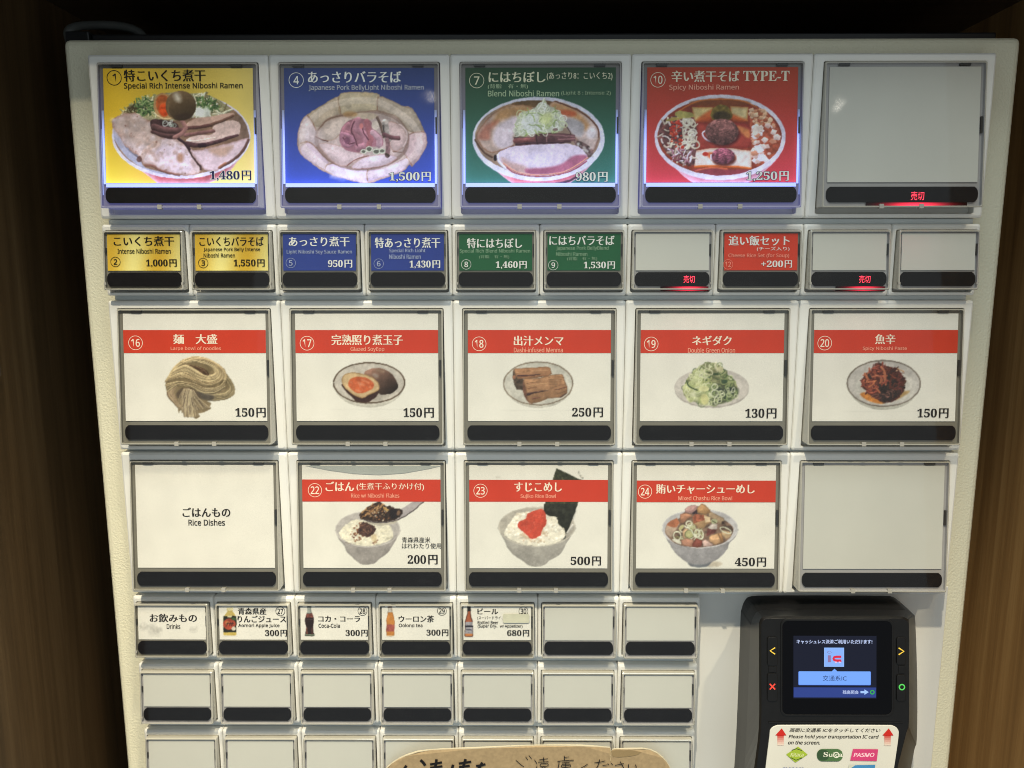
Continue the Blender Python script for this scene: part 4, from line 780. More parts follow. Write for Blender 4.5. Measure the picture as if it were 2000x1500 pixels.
def art_chashu(a):
    a.ell(1150, 1360, 200, 60, (200, 186, 166), soft=60)
    rbowl(a, 905, 645, 765, 395, [(150, 720), (240, 880), (300, 980), (400, 1130), (540, 1260), (650, 1340), (720, 1400), (870, 1430), (1050, 1400), (1120, 1340), (1300, 1230), (1440, 1070), (1510, 920), (1600, 840), (1668, 700)], (184, 180, 184), (150, 146, 150))
    a.pol([(650, 1340), (800, 1370), (1000, 1365), (1110, 1330), (1060, 1400), (880, 1432), (730, 1400)], (108, 112, 120), soft=30)
    R = [(200, 700), (280, 560), (480, 440), (600, 300), (900, 250), (1300, 420), (1560, 600), (1540, 780), (1400, 920), (1150, 1000), (900, 1025), (620, 1010), (400, 940), (260, 820)]
    a.pol(R, (120, 92, 76), noise=0.4, nscale=60)
    def cube(p, c, top=None):
        a.pol(p, c, sm=False, noise=0.14, nscale=60, rough=8, grad=(0.3, 0.9, -0.2), edge=tuple(x*0.72 for x in c), ew=30)
        if top: a.pol(top, tuple(min(240, x*1.2) for x in c), sm=False, noise=0.12, soft=16)
    a.scatter(22, [(380, 700), (700, 560), (960, 650), (900, 860), (600, 900), (420, 900)], 130, [(206, 204, 176), (190, 188, 140), (150, 148, 92)], 'ring', w=22, seed=95)
    cube([(660, 200), (800, 160), (870, 200), (830, 320), (740, 350), (600, 320), (590, 260)], (172, 128, 124), [(650, 210), (800, 165), (840, 190), (720, 290), (600, 270)]); a.pol([(740, 330), (840, 260), (850, 350), (760, 360)], (60, 44, 52), sm=False)
    cube([(500, 350), (600, 330), (740, 370), (740, 410), (640, 450), (560, 550), (500, 520)], (176, 118, 88), [(600, 335), (740, 370), (640, 400)])
    cube([(1060, 330), (1120, 300), (1380, 430), (1400, 500), (1340, 560), (1200, 480), (1080, 400)], (172, 142, 110)); a.pol([(1340, 500), (1400, 490), (1390, 560), (1330, 560)], (70, 52, 46), sm=False)
    cube([(830, 240), (930, 145), (1000, 170), (1110, 260), (1110, 330), (1000, 360), (860, 330)], (180, 132, 84), [(850, 240), (930, 160), (960, 250), (900, 290)])
    cube([(215, 590), (300, 480), (440, 430), (490, 540), (430, 660), (330, 820), (240, 780), (200, 680)], (190, 160, 138)); a.pol([(220, 580), (310, 480), (440, 430), (490, 530), (420, 620), (300, 610)], (186, 106, 70), sm=False, noise=0.2, rough=8)
    cube([(750, 420), (800, 350), (1000, 360), (1110, 420), (1120, 520), (1040, 560), (990, 640), (860, 640), (760, 540)], (190, 146, 100)); a.pol([(750, 420), (800, 350), (980, 370), (1000, 470), (900, 500), (780, 540)], (166, 88, 62), sm=False, noise=0.35, nscale=40, rough=8); a.pol([(980, 380), (1110, 420), (1115, 510), (1010, 520)], (216, 186, 146), sm=False)
    cube([(1050, 620), (1150, 540), (1250, 560), (1250, 660), (1100, 690)], (206, 190, 182)); a.pol([(1050, 640), (1150, 665), (1245, 660), (1200, 740), (1030, 800)], (110, 58, 54), sm=False, noise=0.4)
    cube([(1390, 590), (1540, 590), (1570, 660), (1540, 740), (1440, 640)], (84, 66, 58)); cube([(1340, 680), (1500, 700), (1540, 790), (1420, 860), (1330, 760)], (206, 168, 124))
    cube([(1080, 830), (1120, 780), (1260, 740), (1330, 900), (1330, 930), (1190, 975), (1100, 900)], (196, 148, 104), [(1090, 820), (1250, 750), (1300, 850), (1150, 880)]); cube([(1260, 740), (1330, 720), (1390, 900), (1340, 925)], (186, 132, 84))
    cube([(520, 880), (640, 840), (780, 870), (760, 1000), (640, 1010), (540, 960)], (190, 130, 104)); cube([(760, 940), (820, 840), (960, 890), (930, 1000), (860, 1020), (740, 1010)], (140, 68, 56)); cube([(940, 900), (1010, 860), (1170, 970), (1140, 1000), (970, 1020)], (206, 168, 158)); cube([(540, 700), (620, 640), (700, 700), (640, 850), (560, 840)], (200, 160, 120))
    for u, v, ru, rv, r in ((440, 790, 86, 100, 0), (920, 760, 60, 100, -10), (850, 740, 60, 90, -10), (680, 540, 70, 60, 0), (1420, 680, 130, 60, 25)): a.ell(u, v, ru, rv, (214, 214, 186), ring=24, rot=r)
    a.ell(690, 760, 96, 84, (176, 172, 116), noise=0.1); a.ell(690, 760, 96, 84, (84, 88, 56), ring=12); a.stroke([(600, 600), (720, 680), (800, 820)], 22, (216, 216, 196)); a.ell(1190, 500, 70, 50, (170, 172, 130)); a.stroke([(1150, 490), (1220, 525)], 14, (50, 48, 30)); a.pol([(470, 640), (540, 570), (580, 600), (520, 680)], (176, 170, 112))
    a.pol([(330, 860), (480, 870), (520, 960), (420, 930)], (214, 208, 190))
def art_juice(a):
    a.pol([(135, 225), (205, 225), (200, 262), (238, 310), (248, 340), (246, 520), (232, 537), (110, 537), (96, 520), (94, 340), (104, 310), (140, 265)], (196, 170, 84), sm=False, noise=0.06)
    a.pol([(140, 215), (202, 215), (202, 250), (140, 250)], (226, 214, 160), sm=False); a.pol([(96, 312), (246, 312), (246, 500), (96, 500)], (34, 36, 26), sm=False); a.ell(165, 405, 72, 66, (176, 62, 36), noise=0.2, nscale=30); a.ell(170, 318, 26, 12, (206, 196, 150)); a.ell(215, 345, 28, 14, (60, 92, 48)); a.ell(215, 460, 26, 24, (206, 196, 176)); a.ell(140, 390, 22, 26, (206, 116, 56), alpha=0.8)
    for x in (150, 180, 205): a.stroke([(x, 385), (x-14, 425)], 7, (50, 28, 20)); a.stroke([(x-18, 402), (x+10, 396)], 6, (50, 28, 20))
    a.pol([(98, 505), (244, 505), (244, 532), (98, 532)], (206, 174, 70), sm=False)
def art_cola(a):
    a.pol([(1063, 205), (1100, 205), (1104, 260), (1122, 300), (1134, 340), (1130, 400), (1126, 440), (1132, 500), (1140, 520), (1136, 542), (1038, 542), (1034, 520), (1042, 480), (1046, 440), (1038, 400), (1034, 350), (1046, 300), (1062, 260)], (44, 26, 26), noise=0.1)
    a.pol([(1063, 205), (1100, 205), (1104, 255), (1110, 280), (1054, 280), (1062, 250)], (150, 156, 150), sm=False); a.stroke([(1062, 205), (1102, 205)], 12, (54, 60, 56)); a.pol([(1050, 285), (1116, 285), (1128, 330), (1040, 330)], (120, 60, 50), sm=False, noise=0.3, nscale=14)
    a.stroke([(1052, 450), (1056, 520)], 10, (150, 84, 60)); a.stroke([(1112, 450), (1116, 520)], 8, (110, 60, 46)); a.stroke([(1040, 532), (1136, 532)], 14, (104, 124, 100)); a.stroke([(1100, 215), (1102, 270)], 7, (90, 100, 96)); a.stroke([(1050, 350), (1120, 350)], 8, (74, 56, 60))
def art_tea(a):
    a.pol([(166, 205), (208, 205), (210, 250), (226, 310), (240, 370), (240, 530), (232, 546), (152, 546), (144, 530), (144, 370), (154, 310), (166, 250)], (206, 124, 44), sm=False, noise=0.06, edge=(150, 90, 44), ew=9)
    a.pol([(168, 215), (206, 215), (209, 250), (214, 272), (160, 272), (166, 250)], (206, 200, 190), sm=False, edge=(110, 96, 84), ew=9); a.stroke([(166, 208), (208, 208)], 13, (110, 76, 70)); a.pol([(146, 410), (240, 410), (240, 490), (146, 490)], (170, 76, 64), sm=False, noise=0.25, nscale=14); a.stroke([(150, 540), (234, 540)], 9, (206, 180, 140))
def art_beer(a):
    a.pol([(1076, 190), (1110, 190), (1114, 280), (1124, 330), (1138, 380), (1140, 540), (1130, 552), (1052, 552), (1044, 540), (1046, 380), (1060, 330), (1072, 280)], (176, 84, 46), sm=False, edge=(44, 26, 24), ew=16)
    a.pol([(1076, 185), (1110, 185), (1114, 260), (1072, 260)], (32, 26, 26), sm=False); a.pol([(1052, 380), (1136, 380), (1136, 515), (1050, 515)], (150, 146, 156), sm=False, noise=0.2, nscale=16); a.stroke([(1054, 432), (1134, 432)], 18, (24, 24, 34)); a.stroke([(1062, 470), (1120, 470)], 8, (40, 40, 56)); a.pol([(1054, 518), (1134, 518), (1132, 542), (1054, 542)], (206, 118, 54), sm=False)

# ------------------------------------------------------------------ the ticket machine
machine = empty('ticket_machine', (0, 0.0125, -0.9), 'cream ramen shop ticket machine with rows of illustrated menu buttons, set in a wooden niche', 'ticket machine')
def world_part(name, V, F, mats, parent=machine, mi=None, bev=0, seg=2, label=None, smooth=False, origin=None):
    o0 = Vector(origin) if origin else Vector(parent.matrix_world.translation if parent.parent is None else parent.location)
    base = Vector((0, 0, 0)); p = parent
    while p is not None: base += p.location; p = p.parent
    me = mesh(name, [Vector(v)-base for v in V], F, mi); fix(me)
    o = link(name, me, parent, mats, smooth, label)
    if bev: bevel(o, bev, seg)
    return o
V, F = [], []; box(V, F, -0.2697, 0.2703, 0.0125, 0.42, -0.9, 0.1236)
body = world_part('housing', V, F, (M_cream,), bev=0.0035, seg=3, label='cream grained metal housing')
V, F = [], []; box(V, F, -0.262, 0.266, 0.03, 0.40, 0.1236, 0.1309)
world_part('top_plate', V, F, (M_steel,), bev=0.001)
V, F = [], []; box(V, F, -0.2503, 0.2568, 0.0105, 0.0126, -0.70, -0.2015)
world_part('front_panel', V, F, (M_panel,), bev=0.0004, label='smooth off-white panel beside the small buttons')

# small loop handle on the left end of the top
def tube(pts, r, n=8):
    V = []; F = []
    for i, p in enumerate(pts):
        a = pts[max(i-1, 0)]; b = pts[min(i+1, len(pts)-1)]; d = (Vector(b)-Vector(a)).normalized()
        q = d.cross(Vector((0, 1, 0.01))).normalized(); w = d.cross(q)
        for k in range(n):
            t = 2*math.pi*k/n; V.append(Vector(p)+(q*math.cos(t)+w*math.sin(t))*r)
    for i in range(len(pts)-1):
        for k in range(n): F.append((i*n+k, i*n+(k+1) % n, (i+1)*n+(k+1) % n, (i+1)*n+k))
    F.append(tuple(range(n))); F.append(tuple((len(pts)-1)*n+k for k in range(n)))
    return V, F
hp = [at(u, v, 0.045) for u, v in smooth_pts([(140, 92), (133, 64), (150, 52), (200, 49), (245, 53), (275, 66), (288, 92)], 6, False)]
V, F = tube(hp, 0.0026); world_part('carry_handle', V, F, (mat('worn_black_rubber', (0.09, 0.095, 0.09), 0.45, var=0.3),), smooth=True)
V, F = [], []; c = at(150, 66, 0.03); box(V, F, c.x-0.006, c.x+0.008, 0.028, 0.044, 0.1236, c.z+0.001)
world_part('handle_bracket', V, F, (M_steel,), bev=0.0008)

BIG = dict(w=0.0998, h=0.0885, cw=0.0443, ct=0.0047, cb=0.0832, pw=0.0414, pt=0.0073, pb=0.0694, bt=0.0719, bb=0.0803, yt=-0.0010, yb=-0.0091, ob=0.0862)
SML = dict(w=0.0498, h=0.0403, cw=0.0226, ct=0.0036, cb=0.0368, pw=0.0207, pt=0.0052, pb=0.0258, bt=0.0268, bb=0.0347, yt=-0.0032, yb=-0.00662, ob=0.0384)
for K in (BIG, SML):
    H = K['cb']-K['ct']; L = math.hypot(H, K['yb']-K['yt']); K['dn'] = Vector((0, (K['yb']-K['yt'])/L, -H/L)); K['n'] = Vector((0, -H/L, -(K['yb']-K['yt'])/L)); K['k'] = L/H
    K['n'] = Vector((0, K['dn'].z, -K['dn'].y)); 
    if K['n'].y > 0: K['n'] = -K['n']
    def P(s, r, h=0.0, K=K):   # r = depth below the module top, along the tilted cover face
        return Vector((s, K['yt'], -K['ct'])) + K['dn']*((r-K['ct'])*K['k']) + K['n']*h
    K['P'] = P
def frame_mesh(K):
    w = K['w']/2; h = K['h']; R = 0.0012
    def o(ins, y): return [(x, y, z) for x, z in rrect(-w+ins, w-ins, -h+ins, -ins, R, 3)]
    def i(ins, y): return [(x, y, z) for x, z in rrect(-K['cw']-0.0003+ins, K['cw']+0.0003-ins, -K['ob']+ins, -K['ct']+0.0003-ins, 0.001, 3)]
    L = [o(0.00, 0.0124), o(0, 0.0014), o(0.0004, 0.0005), o(0.0013, 0), i(-0.0002, 0), i(0, 0.0003), i(0, 0.0055)]
    return fix(loops('frame', L, cap_last=True))
def cover_mesh(K):
    c = K['cw']; P = K['P']
    def o(ins, h): return [P(x, -z, h) for x, z in rrect(-c+ins, c-ins, -K['cb']+ins, -K['ct']-ins, 0.0008, 3)]
    back = [(p.x, 0.0052, p.z) for p in o(0, 0)]
    L = [back, o(0, -0.0003), o(0.0003, 0), o(0.0008, 0), o(0.0010, -0.0016)]
    me = loops('cover', L, cap_last=True, mi=[1, 1, 1, 0, 0]); 
    return fix(me)
def quad_on(K, s0, s1, r0, r1, h, name, thick=0.0):
    P = K['P']
    if not thick: return mesh(name, [P(s0, r1, h), P(s1, r1, h), P(s1, r0, h), P(s0, r0, h)], [(0, 1, 2, 3)])
    V = [P(s, r, q) for q in (h-thick, h) for s, r in ((s0, r1), (s1, r1), (s1, r0), (s0, r0))]
    return fix(mesh(name, V, [(3, 2, 1, 0), (4, 5, 6, 7), (0, 1, 5, 4), (1, 2, 6, 5), (2, 3, 7, 6), (3, 0, 4, 7)]))
def bar_mesh(K):
    P = K['P']; a, b = K['bt'], K['bb']; m = (a+b)/2; hh = (b-a)/2; w = K['pw']+0.0004; pts = []
    bl = 0.0020
    def side(sg):
        o = []
        for k in range(9):
            t = -1+2*k/8; o.append((sg*(w-bl*abs(t)**3.2), m+hh*t*sg))
        return o
    out = [(s, r) for s, r in side(1)]+[(s, r) for s, r in side(-1)]
    return fix(loops('display_window', [[P(s, r, -0.0017) for s, r in out], [P(s, r, -0.0008) for s, r in out]], cap_last=True))
def small_boxes(K, items, name):
    V, F = [], []; P = K['P']
    for s0, s1, r0, r1, h0, h1 in items:
        i = len(V); V += [P(s, r, q) for q in (h0, h1) for s, r in ((s0, r1), (s1, r1), (s1, r0), (s0, r0))]
        F += [tuple(i+k for k in f) for f in ((3, 2, 1, 0), (4, 5, 6, 7), (0, 1, 5, 4), (1, 2, 6, 5), (2, 3, 7, 6), (3, 0, 4, 7))]
    return fix(mesh(name, V, F))
for K in (BIG, SML):
    K['frame'] = frame_mesh(K); K['cover'] = cover_mesh(K); K['bar'] = bar_mesh(K)
    c = K['cw']-0.0008
    K['pane'] = quad_on(K, -c, c, K['ct']+0.0008, K['cb']-0.0008, -0.0002, 'pane')
    K['paper'] = quad_on(K, -K['pw'], K['pw'], K['pt'], K['pb'], -0.0012, 'label_card', 0.0003)
    K['blank'] = quad_on(K, -K['pw'], K['pw'], K['pt'], K['pb'], -0.0010, 'diffuser_plate', 0.0005)
    K['cover'].materials.append(M_rim); K['cover'].materials.append(M_lip)
    K['coverclear'] = K['cover'].copy(); K['coverclear'].materials[0] = M_rimclear  # blank buttons have the lighter clear plastic rim
    for k, m in (('frame', M_white), ('bar', M_bar), ('pane', M_pane), ('paper', M_print), ('blank', M_blank)): K[k].materials.append(m)
    setcolor(K['paper'], lin((226, 222, 213)))
K = BIG
K['tabs'] = [small_boxes(K, [(s-0.0030, s+0.0030, K['ct']+0.0006, K['ct']+0.0021, -0.0014, -0.0004)], 'hinge_tab') for s in (-0.0335, 0.0325)]
K['latch'] = [small_boxes(K, [(0.04195, 0.0430, 0.034, 0.043, -0.0015, -0.0006)], 'latch')]
K['nubs'] = [small_boxes(K, [(s-0.0012, s+0.0012, 0.0814, 0.0838, -0.0020, 0.0002)], 'cover_nub') for s in (-0.0115, 0.0105)]
K = SML
K['tabs'] = []
K['latch'] = [small_boxes(K, [(0.0210, 0.0217, 0.011, 0.0175, -0.0015, -0.0006)], 'latch'), small_boxes(K, [(-0.0218, -0.0212, 0.013, 0.0165, -0.0015, -0.0006)], 'latch')]
K['nubs'] = [small_boxes(K, [(s-0.0006, s+0.0006, 0.0325, 0.0338, -0.0015, 0.0001)], 'cover_nub') for s in (-0.0220, 0.0220)]
for K in (BIG, SML):
    for k, m in (('tabs', M_dark), ('latch', M_dark), ('nubs', M_nub)):
        for me in K[k]: me.materials.append(m)

LED_COL = lin((142, 158, 255))
def led_mesh(s0, s1, r0, r1, vertical, gain):
    K = BIG; P = K['P']; n = 12 if vertical else 16; V = []; F = []; C = []
    for i in range(n+1):
        t = i/n
        if vertical:
            r = r0+(r1-r0)*t; V += [P(s0, r, -0.0010), P(s1, r, -0.0010)]; b = gain*min(1, max(0.03, (t-0.0)*2.2))
        else:
            s = s0+(s1-s0)*t; V += [P(s, r1, -0.0010), P(s, r0, -0.0010)]; b = gain*(1.0-0.18*abs(2*t-1))
        C += [LED_COL*b]*2
        if i: F.append((2*i-2, 2*i-1, 2*i+1, 2*i) if not vertical else (2*i-2, 2*i, 2*i+1, 2*i-1))
    me = mesh('led_strip', V, F); setcolor(me, np.array(C)); me.materials.append(M_led); return me
LEDS = [led_mesh(-0.0414, 0.0414, 0.0696, 0.0717, False, 1.75), led_mesh(-0.0427, -0.0415, 0.030, 0.0700, True, 1.5), led_mesh(0.0415, 0.0427, 0.030, 0.0700, True, 1.5),
        led_mesh(-0.0434, -0.0429, 0.040, 0.0760, True, 0.6), led_mesh(0.0429, 0.0434, 0.034, 0.0760, True, 0.6)]

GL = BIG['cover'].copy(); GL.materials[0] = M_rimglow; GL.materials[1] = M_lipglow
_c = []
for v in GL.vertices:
    d = -v.co.z; q = max(0.0, min(1.0, (d-0.028)/0.030)); _c.append(np.array(lin((120, 124, 235)))*(0.115*q+0.08*max(0, q-0.8)/0.2*(1 if d > 0.078 else 0)))  # LED spill painted into the cover's emission, stronger towards the foot
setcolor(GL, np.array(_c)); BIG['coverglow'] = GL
def button(K, xc, zt, label=None, kind='paper', lit=False, sold=None):
    fr = bpy.data.objects.new('menu_button', K['frame']); COL.objects.link(fr); fr.parent = machine
    fr.location = Vector((xc, 0, zt))-machine.location
    if label: fr['label'] = label
    def sub(name, me, lab=None):
        o = bpy.data.objects.new(name, me); COL.objects.link(o); o.parent = fr
        if lab: o['label'] = lab
        return o
    sub('cover', K['coverglow'] if lit else K['coverclear'] if kind == 'blank' else K['cover']); sub('cover_pane', K['pane']); sub('display_window', K['bar'])
    if kind == 'paper': sub('label_card', K['paper'])
    elif kind == 'blank': sub('diffuser_plate', K['blank'])
    for me in K['tabs']: sub('hinge_tab', me)
    for me in K['latch']: sub('latch', me)
    for me in K['nubs']: sub('cover_nub', me)
    if lit:
        for me in LEDS: sub('led_strip', me)
    return fr
def card_plane(K, xc, zt, h):
    P = K['P']; p0 = Vector((xc, 0, zt))+P(0, (K['pt']+K['pb'])/2, h); return p0, Vector((1, 0, 0)), -K['dn'], K['n']
def new_ink(K, xc, zt, h=-0.00118): return Ink(*card_plane(K, xc, zt, h))
def finish(ink, fr, name='lettering', material=None):
    off = fr.location+machine.location
    ink.V = [v-off for v in ink.V]
    return ink.build_split(fr) if name == 'lettering' else ink.build(name, fr, material)
def raster(K, xc, zt, fr, step, px=None, base=(226, 222, 213), origin=(0, 0, 1), gain=1.0, name='printed_picture', h=-0.00116, draw=None, lit=False):
    """a fine sheet of coloured vertices lying on the card: the printed picture"""
    P = K['P']
    if px is None: s0, s1, r0, r1 = -K['pw'], K['pw'], K['pt'], K['pb']
    else:
        ink = new_ink(K, xc, zt, h); a, b, c, d = ink.rect_st(*px); mid = (K['pt']+K['pb'])/2
        s0, s1 = a, b; r0, r1 = mid-d/K['k'], mid-c/K['k']
    nx = int((s1-s0)/step)+1; ny = int((r1-r0)/step)+1
    ss = np.linspace(s0, s1, nx); rr = np.linspace(r0, r1, ny)
    A, B = np.meshgrid(ss, rr); k = K['k']; p00 = P(0, 0, h); dn = K['dn']
    V = np.zeros((ny, nx, 3)); V[..., 0] = A; V[..., 1] = p00.y+dn.y*B*k; V[..., 2] = p00.z+dn.z*B*k
    X, Y = w2c(V+np.array([xc, 0, zt]))
    art = Art(X, Y, base, *origin)
    draw(art)
    if name == 'printed_picture': art.finish()
    img = np.clip(art.I, 2, 255)
    rgb = np.clip(lin(img)*gain, 0, 0.92)
    idx = np.arange(nx*ny).reshape(ny, nx)
    Fq = np.stack([idx[1:, :-1], idx[1:, 1:], idx[:-1, 1:], idx[:-1, :-1]], -1).reshape(-1, 4)
    me = bpy.data.meshes.new(name); me.vertices.add(nx*ny); me.vertices.foreach_set('co', V.reshape(-1).astype(np.float32))
    me.loops.add(Fq.size); me.loops.foreach_set('vertex_index', Fq.ravel().astype(np.int32))
    me.polygons.add(len(Fq)); me.polygons.foreach_set('loop_start', np.arange(0, Fq.size, 4, dtype=np.int32)); me.polygons.foreach_set('loop_total', np.full(len(Fq), 4, np.int32))
    me.update(calc_edges=True); setcolor(me, rgb.reshape(-1, 3)); me.materials.append(M_printglow if lit else M_print)
    if lit:
        t = np.clip((B-r0)/(r1-r0), 0, 1); e = np.clip((t-0.25)/0.75, 0, 1)**1.6*0.30+np.exp(-(1-t)*(r1-r0)/0.0022)*0.55
        e = e+np.exp(-(np.minimum(A-s0, s1-A))/0.0014)*0.35*np.clip((t-0.4)/0.3, 0, 1)
        setcolor(me, (e[..., None]*np.array([0.80, 0.88, 1.5])).reshape(-1, 3), 'glow')  # LED glow painted into the card's emission near its foot and sides
    o = bpy.data.objects.new(name, me); COL.objects.link(o); o.parent = fr; return o

ZT = [0.1121, 0.0203, -0.0229, -0.1132, -0.2042, -0.2489, -0.2940]
XB = [-0.2+0.1*i for i in range(5)]; XS = [-0.225+0.05*i for i in range(10)]
def crop(ox, oy, s): return lambda x0, y0, x1=None, y1=None: (ox+x0/s, oy+y0/s) if x1 is None else (ox+x0/s, oy+y0/s, ox+x1/s, oy+y1/s)
def L3(c): a = lin(c); return tuple(float(q) for q in a)
G1, G2, G3 = 1.6, 1.15, 1.0      # card colours are read off the photograph, so divide by how dimly each row is lit; the top row keeps its LED tint
def g(c, k): return tuple(min(0.92, x*k) for x in L3(c))

# rails between the rows
def rail(x0, x1, z0, z1, y=0.0048):
    V, F = [], []; box(V, F, x0, x1, y, 0.0125, z0, z1); world_part('divider_rail', V, F, (M_rail,), bev=0.0004)
rail(-0.2478, 0.2478, 0.0204, 0.0234); rail(-0.2478, 0.2478, -0.0228, -0.0201)
rail(-0.2478, 0.2478, -0.1131, -0.1115); rail(-0.2478, 0.2478, -0.2040, -0.2018)
rail(-0.2478, 0.0978, -0.2487, -0.2446); rail(-0.2478, 0.0978, -0.2938, -0.2893)

# ---- row 1: large ramen buttons, LED strips and painted glow at the foot
A1 = crop(190, 115, 5); A4 = crop(540, 115, 5); A7 = crop(895, 115, 5); A10 = crop(1240, 115, 5)
blk = g((28, 24, 18), G1); navy = g((30, 30, 70), G1); wht = g((196, 200, 205), G1); wht2 = g((150, 155, 165), G1); crm = g((190, 190, 165), G1); crm2 = g((140, 160, 130), G1); pk = g((205, 190, 170), G1); pk2 = g((200, 140, 120), G1)
b = button(BIG, XB[0], ZT[0], 'yellow button 1 with egg and pork ramen, 1,480 yen', None, True)
raster(BIG, XB[0], ZT[0], b, 0.00034, origin=(190, 115, 5), gain=G1, draw=art_rich, lit=True)
k = new_ink(BIG, XB[0], ZT[0], -0.00108)
k.number('1', *A1(165, 185), 14.6, blk); k.text('特こいくち煮干', A1(262, 105, 1055, 220), blk); k.text('Special Rich Intense Niboshi Ramen', A1(262, 232, 1420, 305), blk, 'S')
k.price('1,480', A1(1100, 1092, 1502, 1185), navy, wht); finish(k, b)
b = button(BIG, XB[1], ZT[0], 'blue button 4 with pork belly ramen, 1,500 yen', None, True)
raster(BIG, XB[1], ZT[0], b, 0.00034, origin=(540, 115, 5), gain=G1, draw=art_belly, lit=True)
k = new_ink(BIG, XB[1], ZT[0], -0.00108)
k.number('4', *A4(193, 208), 14.6, wht, 0.07); k.text('あっさりバラそば', A4(310, 122, 1215, 232), wht); k.text('Japanese Pork BellyLight Niboshi Ramen', A4(315, 252, 1438, 318), wht2, 'S')
k.price('1,500', A4(1100, 1105, 1505, 1195), wht, navy); finish(k, b)
b = button(BIG, XB[2], ZT[0], 'green button 7 with blend ramen, 980 yen', None, True)
raster(BIG, XB[2], ZT[0], b, 0.00034, origin=(895, 115, 5), gain=G1, draw=art_blend, lit=True)
k = new_ink(BIG, XB[2], ZT[0], -0.00108)
k.number('7', *A7(180, 212), 14.6, crm, 0.07); k.text('にはちぼし', A7(300, 125, 848, 230), crm); k.text('(あっさり8：こいくち2)', A7(865, 130, 1505, 212), crm, 'm')
k.text('(背脂　有・無)', A7(290, 247, 680, 296), crm2, 'm'); k.text('Blend Niboshi Ramen', A7(290, 308, 985, 368), crm2, 'S'); k.text('(Light 8 : Intense 2)', A7(1005, 312, 1490, 362), g((120, 140, 112), G1), 'S')
k.price('980', A7(1148, 1105, 1455, 1200), wht, navy); finish(k, b)
b = button(BIG, XB[3], ZT[0], 'red button 10 with spicy ramen, 1,250 yen', None, True)
raster(BIG, XB[3], ZT[0], b, 0.00034, origin=(1240, 115, 5), gain=G1, draw=art_spicy, lit=True)
k = new_ink(BIG, XB[3], ZT[0], -0.00108)
k.number('10', *A10(225, 205), 14.6, pk, 0.07); k.text('辛い煮干そば', A10(360, 115, 1018, 225), pk); k.text('TYPE-T', A10(1058, 118, 1508, 216), pk, 'N'); k.text('Spicy Niboshi Ramen', A10(335, 250, 1015, 316), pk2, 'S')
k.price('1,250', A10(1088, 1098, 1498, 1190), wht, navy); finish(k, b)
b = button(BIG, XB[4], ZT[0], 'blank grey large button in the top row with red sold-out light', 'blank')
def sold(K, xc, zt, b, bx):
    k = new_ink(K, xc, zt, -0.00060); k.text('売切', bx, (1, 1, 1), 'G'); finish(k, b, 'sold_out_sign', M_red)
    x = (bx[0]+bx[2])/2; q = new_ink(K, xc, zt, 0).st(x, bx[3])[0]
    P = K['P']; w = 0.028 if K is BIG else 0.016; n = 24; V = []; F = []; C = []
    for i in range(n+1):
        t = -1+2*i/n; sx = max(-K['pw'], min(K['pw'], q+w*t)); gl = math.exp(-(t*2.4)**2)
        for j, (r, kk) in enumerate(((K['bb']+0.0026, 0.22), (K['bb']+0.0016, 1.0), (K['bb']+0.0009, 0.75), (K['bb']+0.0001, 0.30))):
            V.append(P(sx, r, -0.0011)); C.append(np.array((1.0, 0.03, 0.07))*gl*kk*2.6)  # soft red glow below the sign, painted as fading emission
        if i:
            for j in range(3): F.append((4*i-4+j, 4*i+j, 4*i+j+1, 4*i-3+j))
    me = mesh('painted_red_glow', V, F); setcolor(me, np.array(C)); me.materials.append(M_redglow)
    o = bpy.data.objects.new('painted_red_glow', me); COL.objects.link(o); o.parent = b
    l = bpy.data.lights.new('red_status_lamp', 'AREA'); l.shape = 'RECTANGLE'; l.size = 0.010; l.size_y = 0.001; l.energy = 0.005 if K is BIG else 0.003; l.color = (1, 0.02, 0.05)
    ol = bpy.data.objects.new('red_status_lamp', l); COL.objects.link(ol); ol.parent = b
    ol.location = K['P'](q, K['bb']+0.0022, 0.0012); ol.rotation_euler = (math.radians(-60), 0, 0)
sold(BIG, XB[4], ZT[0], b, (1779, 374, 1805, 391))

# ---- row 2
R2a = crop(180, 420, 2.778); R2b = crop(880, 420, 2.778)
def small_print(i, zt, lab, draw, items, bg=None, gain=G2):
    b = button(SML, XS[i], zt, lab, None if draw else 'paper')
    if draw: raster(SML, XS[i], zt, b, 0.0006, gain=gain, name='label_card', draw=draw)
    k = new_ink(SML, XS[i], zt, -0.00108)
    for f, a in items: getattr(k, f)(*a)
    finish(k, b); return b
bk2 = g((25, 20, 12), G2); w2 = g((215, 215, 210), G2); w3 = g((150, 160, 185), G2); gr3 = g((120, 150, 120), G2); pk3 = g((220, 140, 120), G2)
small_print(0, ZT[1], 'gold button 2, intense ramen, 1,000 yen', art_gold, [('text', ('こいくち煮干', R2a(118, 115, 443, 168), bk2)), ('text', ('Intense Niboshi Ramen', R2a(138, 182, 427, 210), bk2, 'S')), ('number', ('2', *R2a(127, 254), 9.7, bk2)), ('price', ('1,000', R2a(293, 240, 458, 280), bk2))])
small_print(1, ZT[1], 'gold button 3, pork belly intense ramen, 1,550 yen', art_gold, [('text', ('こいくちバラそば', R2a(583, 118, 930, 168), bk2)), ('text', ('Japanese Pork Belly Intense', R2a(605, 176, 912, 201), bk2, 'S')), ('text', ('Niboshi Ramen', R2a(605, 207, 775, 230), bk2, 'S')), ('number', ('3', *R2a(603, 260), 9.7, bk2)), ('price', ('1,550', R2a(768, 240, 935, 280), bk2))])
